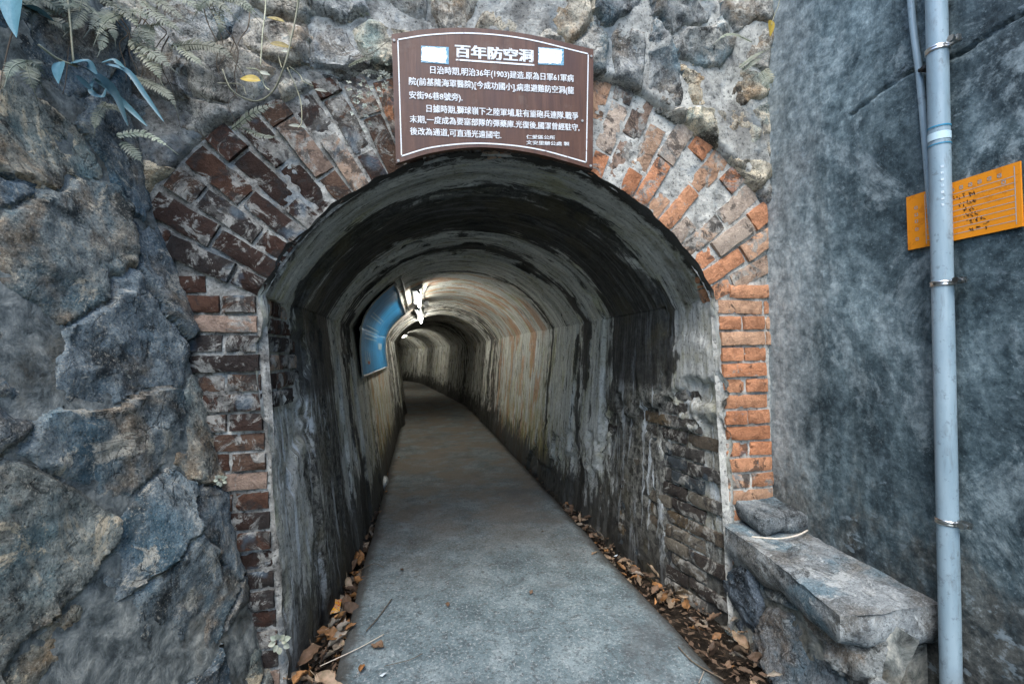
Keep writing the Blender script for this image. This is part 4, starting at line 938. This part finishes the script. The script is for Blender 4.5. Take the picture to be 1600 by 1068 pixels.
def blue_plant():
    root = empty('trailing_plant', tuple(rockpt(110, 60)), 'plant with blue-green strap and triangular leaves hanging over the boulder wall', 'plant')
    P = lambda x, y, l=.16: rockpt(x, y, l)
    V = np.array([-.2, -1, .3])
    for b, t, w_ in (((22, -6), (18, 52), .030), ((94, 102), (88, 128), .018), ((46, 12), (84, 30), .018)): part('leaf', *blade(P(*b), P(*t), w_, V, .22, .1, 13, 'heart'), D['blueleaf'], root)
    for pts, w_ in (([(112, 98), (150, 118), (180, 145), (200, 196)], .012), ([(148, 124), (190, 158), (230, 197)], .009), ([(165, 100), (200, 112), (228, 150), (256, 190)], .008), ([(112, 100), (135, 98), (152, 116)], .012), ([(148, 122), (142, 142), (160, 152), (166, 138)], .007), ([(120, 118), (145, 142)], .007), ([(160, 98), (178, 95), (195, 106)], .007)):
        Q = spline([P(x, y, .16 + .02 * i) for i, (x, y) in enumerate(pts)], 18); t = np.linspace(0, 1, 18); part('leaf', *ribbon(Q, w_ * np.sin(np.clip(t * .93 + .06, 0, 1) * math.pi) ** .6, V, .3), D['blueleaf'], root)
    for pts in ([(104, -20), (110, 40), (115, 100)], [(60, 70), (90, 92), (120, 104)], [(20, -30), (24, -8), (40, 6)]): part('stem', *tube(spline([P(x, y, .15) for x, y in pts], 12), .0028, 6), D['vine'], root)
blue_plant()
def vine():
    root = empty('vine', tuple(facept(440, 0, -.2)), 'bare pale vine with a few yellow leaves looping down left of the brown sign', 'vine')
    A = lambda x, y: facept(x, y, -.19)
    for pts, r0 in (([(466, -40), (463, 0), (456, 60), (448, 105), (425, 140), (396, 154), (366, 146), (350, 112)], .0035), ([(413, -40), (412, 0), (411, 55), (410, 108)], .0026), ([(449, 106), (466, 148), (472, 190), (468, 204)], .0016), ([(440, 106), (432, 82)], .0015), ([(452, 104), (466, 112), (474, 128), (492, 140)], .0018), ([(421, 141), (410, 128), (405, 112), (388, 112)], .0022), ([(340, 130), (372, 127), (386, 150)], .0016), ([(454, 60), (446, 40), (432, 30)], .0014), ([(411, 55), (424, 66)], .0012)):
        Q = spline([A(x, y) + np.array([0, .02 * math.sin(i * 1.7), 0]) for i, (x, y) in enumerate(pts)], 40); part('stem', *tube(Q, np.linspace(r0, r0 * .6, 40) * (1 + .12 * np.sin(np.arange(40) * 1.3)), 7), D['vine'], root)
    for b, t, w_, m in (((423, 68), (456, 72), .012, 'yellowleaf'), ((406, 126), (374, 120), .016, 'yellowleaf'), ((444, 34), (416, 24), .008, 'yellowleaf'), ((405, 113), (422, 116), .008, 'paleleaf'), ((470, 198), (450, 194), .007, 'paleleaf'), ((471, 196), (477, 200), .006, 'paleleaf'), ((440, 80), (452, 80), .005, 'paleleaf'), ((476, 124), (488, 130), .006, 'paleleaf'), ((492, 140), (512, 142), .007, 'paleleaf')):
        part('leaf', *blade(A(*b), A(*t), w_, (.1, -1, .35), .05, .12, 9, 'oval'), D[m], root)
vine()
def heart_leaf():
    A = lambda x, y: facept(x, y, -.24)
    root = empty('hanging_leaf', tuple(A(1204, 40)), 'olive heart-shaped leaf on a thin stalk hanging in the wall corner', 'leaf')
    part('stalk', *tube(spline([A(1222, -60), A(1218, 0), A(1210, 24), A(1205, 40)], 14), .0016, 6), D['vine'], root); part('blade', *blade(A(1204, 38), A(1204, 57), .018, (.1, -1, .2), .35, .05, 11, 'heart'), D['yellowleaf'], root)
heart_leaf()
def rosettes():
    r = random.Random(8)
    for cx_, cy_, n, sp, lab in ((572, 150, 30, 38, 'clump of tiny pale rosette leaves on the bricks left of the brown sign'), (600, 116, 16, 20, 'tuft of tiny pale leaves touching the edge of the brown sign')):
        root = empty('rosette_plant', tuple(facept(cx_, cy_, -.06)), lab, 'plant')
        for k in range(n):
            x, y = cx_ + r.gauss(0, sp * .45), cy_ + r.gauss(0, sp * .45); c = facept(x, y, -.062 - r.uniform(0, .02)); leaves = []
            for a in range(4):
                t = a * 1.6 + r.uniform(0, 1.5); d = np.array([math.cos(t), -.45, math.sin(t)]) * r.uniform(.006, .011); leaves.append(blade(c, c + d, .0034, (0, -1, .3), .0, .1, 5, 'oval'))
            part('leaf', *merge(leaves), D['lichen'], root)
    for px, py, s, lab in ((437, 1000, 1.0, 'small pale five-leaved weed at the foot of the dark brick jamb'), (345, 748, .6, 'tiny pale weed in the joint between boulders and dark bricks')):
        c = facept(px, py, -.10); root = empty('weed', tuple(c), lab, 'plant')
        for k in range(9):
            t = k * 2.4; d = np.array([math.cos(t), -.35, math.sin(t)]); b = c + d * .006 * s * (1 + k % 3); part('leaf', *blade(b, b + d * .022 * s, .0095 * s, (0, -1, .4), .0, .1, 7, 'oval'), D['paleleaf'], root)
        part('stem', *tube([c + np.array([0, .04, -.02]), c], .0015, 5), D['vine'], root)
rosettes()

# ================================================================== litter
def dry_leaf_mesh(seed, mat):
    r = random.Random(seed); n, m = 12, 7; L = 1.0; wd = r.uniform(.20, .36); cl = r.uniform(-1.2, 1.6); roll = r.uniform(.3, 1.9); V = []
    for i in range(n):
        t = i / (n - 1); pw = math.sin(t ** r.uniform(.8, .82) * math.pi) ** .75 * wd + .004
        for j in range(m):
            q = j / (m - 1) * 2 - 1; a = q * roll; pw2 = pw * (1 + .22 * float(vnoise(t * 9 + seed * 3, q, seed + 4)) * abs(q))
            V.append((t - .5 + .03 * float(vnoise(t * 4, q * 3, seed + 9)), math.sin(a) / max(roll, .2) * pw2 + .05 * float(vnoise(t * 3, seed, 2)), (1 - math.cos(a)) / max(roll, .2) * pw + cl * .25 * (t - .5) ** 2 + .085 * float(vnoise(t * 5 + seed, q * 2, seed)) + .04 * float(vnoise(t * 11 + seed, q * 5, seed))))
    V = np.array(V); Fc = [tuple(x) for x in grid_faces(n, m)]
    V2, F2 = tube([(-.5, 0, .0), (-.62, .02, .02), (-.72, .05, .02)], .012, 5); V, Fc = merge([(V, Fc), (V2, F2)])
    return make_mesh('dry_leaf', V, Fc, D[mat])
LM = [dry_leaf_mesh(i, ('dry1', 'dry2', 'dry1', 'dry4', 'dry2', 'dry3', 'dry1', 'dry4', 'dry2', 'dry3')[i % 10]) for i in range(20)]
def leaf_at(x, y, z, size, label, group, flat=.35, me=None):
    me = me or random.choice(LM); o = bpy.data.objects.new('dry_leaf', me); COL.objects.link(o); w4 = {'dry_leaf_brown': 'dark brown', 'dry_leaf_tan': 'tan', 'dry_leaf_orange': 'orange-brown', 'dry_leaf_grey': 'greyish'}[me.materials[0].name]; tag(o, label.replace('dry brown', 'dry ' + w4), 'leaf', group and w4 + ' ' + group)
    o.location = (x, y, z); o.scale = (size,) * 3; o.rotation_euler = (random.gauss(0, flat), random.gauss(0, flat), random.uniform(0, 6.28)); return o
GL = 'fallen leaves in the gutter by the dark jamb'; GR = 'fallen leaves in the gutter by the exposed brick wall'
for k in range(150):
    l = -.45 + 3.4 * random.random() ** 3.0; wl = float(left_x(max(l, 0), 0)); x = random.uniform(wl + .015, -.315) if l > 0 else random.uniform(-.50, -.27)
    if l < .06: x = random.triangular(-.50, -.22, -.38)
    z = -.05 + random.random() * (.085 if l < .4 else .04)
    leaf_at(x, l, z, random.uniform(.05, .12), 'dry brown leaf in the leaf-filled gutter along the left tunnel wall', GL, .5)
for k in range(150):
    l = -.62 + 2.3 * random.random() ** 1.5; wr = float(right_x(max(l, 0), 0)); x = random.uniform(1.05, wr - .01)
    if l < .1: x = random.triangular(1.02, 1.34, 1.2)
    leaf_at(x, l, -.055 + random.random() * .055, random.uniform(.03, .085), 'dry brown leaf in the leaf-filled gutter along the right tunnel wall', GR, .5)
def crumbs():
    parts = []; r = random.Random(12)
    for k in range(1800):
        side = k % 2
        if side: l = -.6 + 3.6 * r.random() ** 1.7; a, b = 1.04, float(right_x(max(l, 0), 0))
        else: l = -.45 + 5 * r.random() ** 1.9; a, b = float(left_x(max(l, 0), 0)), -.305
        c = np.array([r.uniform(a, b), l, -.062 + r.random() * .03]); t = r.uniform(0, 6.28); s = r.uniform(.006, .02); d = np.array([math.cos(t), math.sin(t), r.uniform(-.4, .4)]) * s; e = np.array([-math.sin(t), math.cos(t), r.uniform(-.4, .4)]) * s * r.uniform(.2, .6)
        parts.append((np.array([c - d, c + e, c + d, c - e]), [(0, 1, 2, 3)]))
    o = tag(obj('leaf_litter', *merge(parts), D['dry1'], None, False), 'fine crumbled brown leaf litter filling both gutters', 'leaf litter'); o['kind'] = 'stuff'
crumbs()
for px, py, s, mi, lab in ((548, 980, .055, 5, 'orange-brown leaf lying on the path edge near the left gutter'), (928, 864, .045, 4, 'pale tan leaf lying on the path near the right wall'), (700, 945, .035, 0, 'dark curled leaf on the middle of the path'), (604, 768, .04, 5, 'small orange leaf on the path edge beside the left gutter'), (623, 714, .05, 9, 'orange leaf on the path below the blue panel'), (628, 890, .03, 0, 'small dark leaf scrap on the path'), (565, 1045, .05, 5, 'orange leaf half on the path by the leaf pile'), (848, 830, .03, 3, 'grey leaf scrap on the path'), (590, 1010, .06, 0, 'dark reddish-brown rolled leaf on the near path'), (672, 785, .02, 5, 'tiny orange leaf fragment on the path'), (830, 925, .03, 6, 'brown leaf scrap on the near right half of the path')):
    p = on(px, py, 2, .006); leaf_at(p[0], p[1], .008, s, lab, None, .12, LM[mi])
for pts, r_, m, lab in (([(572, 985), (590, 965), (612, 935)], .0022, 'twig', 'thin dark twig lying on the path by the left gutter'), ([(500, 1040), (560, 1012), (600, 990)], .0018, 'paletwig', 'pale thin stalk lying over the leaves at the left gutter'), ([(1060, 1010), (1085, 1035), (1130, 1060)], .0025, 'twig', 'brown twig lying across the right-hand leaf pile'), ([(1092, 1066), (1100, 1048)], .0022, 'paletwig', 'short pale twig end at the edge of the path'), ([(600, 1040), (640, 1030), (660, 1020)], .0012, 'twig', 'fine black twig on the near path'), ([(560, 890), (585, 880), (600, 886)], .0016, 'twig', 'crooked twig reaching from the gutter onto the path')):
    tag(obj('twig', *tube(spline([on(x, y, 2, .008) for x, y in pts], 14), r_, 6), D[m]), lab, 'twig')
tag(obj('twig', *tube(spline([on(1175, 838, 2, .425), on(1215, 841, 2, .418), on(1245, 836, 2, .420), on(1262, 828, 2, .426)], 20), [.0035] * 20, 6), D['paletwig']), 'bleached curved twig lying on the long stone slab', 'twig')
def wrapper():
    P = np.array([on(x, y, 2, z) for x, y, z in ((519, 934, .0), (535, 935, .02), (532, 953, -.02), (512, 960, -.03))]); g_ = np.array([[P[0] + (P[1] - P[0]) * a + ((P[3] + (P[2] - P[3]) * a) - (P[0] + (P[1] - P[0]) * a)) * b for b in np.linspace(0, 1, 8)] for a in np.linspace(0, 1, 8)])
    g_[..., 2] += .006 * fbm(g_[..., 0] * 60, g_[..., 1] * 60, 0, 2); g_[..., 1] -= .02; g_[..., 2] += .01
    tag(obj('snack_wrapper', g_.reshape(-1, 3), grid_faces(8, 8), D['wrapper']), 'crumpled orange snack wrapper among the leaves in the left gutter', 'litter')
wrapper()
def bag():
    u = np.linspace(0, 2 * math.pi, 24, endpoint=False); vv = np.linspace(.05, math.pi - .05, 14); Uu, Vv = np.meshgrid(u, vv, indexing='ij'); r_ = 1 + .35 * fbm(np.cos(Uu) * 2 + 3, np.sin(Uu) * 2 + Vv * 2, 3, 4)
    X = np.stack([.045 * np.cos(Uu) * np.sin(Vv) * r_, .16 * np.sin(Uu) * np.sin(Vv) * r_, .055 * np.cos(Vv) * r_], -1); X = np.concatenate([X, X[:1]], 0)
    tag(obj('plastic_bag', X.reshape(-1, 3) + np.array([-.34, 2.55, -.01]), grid_faces(25, 14), D['plastic'], None, False), 'crumpled clear plastic bag in the left gutter below the blue panel', 'litter')
bag()
for px, py, z, lab in ((962, 868, -.02, 'small white paper scrap in the gutter under the right wall'), (598, 1054, .006, 'tiny white scrap on the near path')):
    p = on(px, py, 2, z); tag(obj('paper_scrap', p + np.array([[-.012, 0, 0], [.0, -.012, .003], [.014, .0, .008], [.002, .012, .0]]), [(0, 1, 2, 3)], D['litterwhite'], None, False), lab, 'litter')
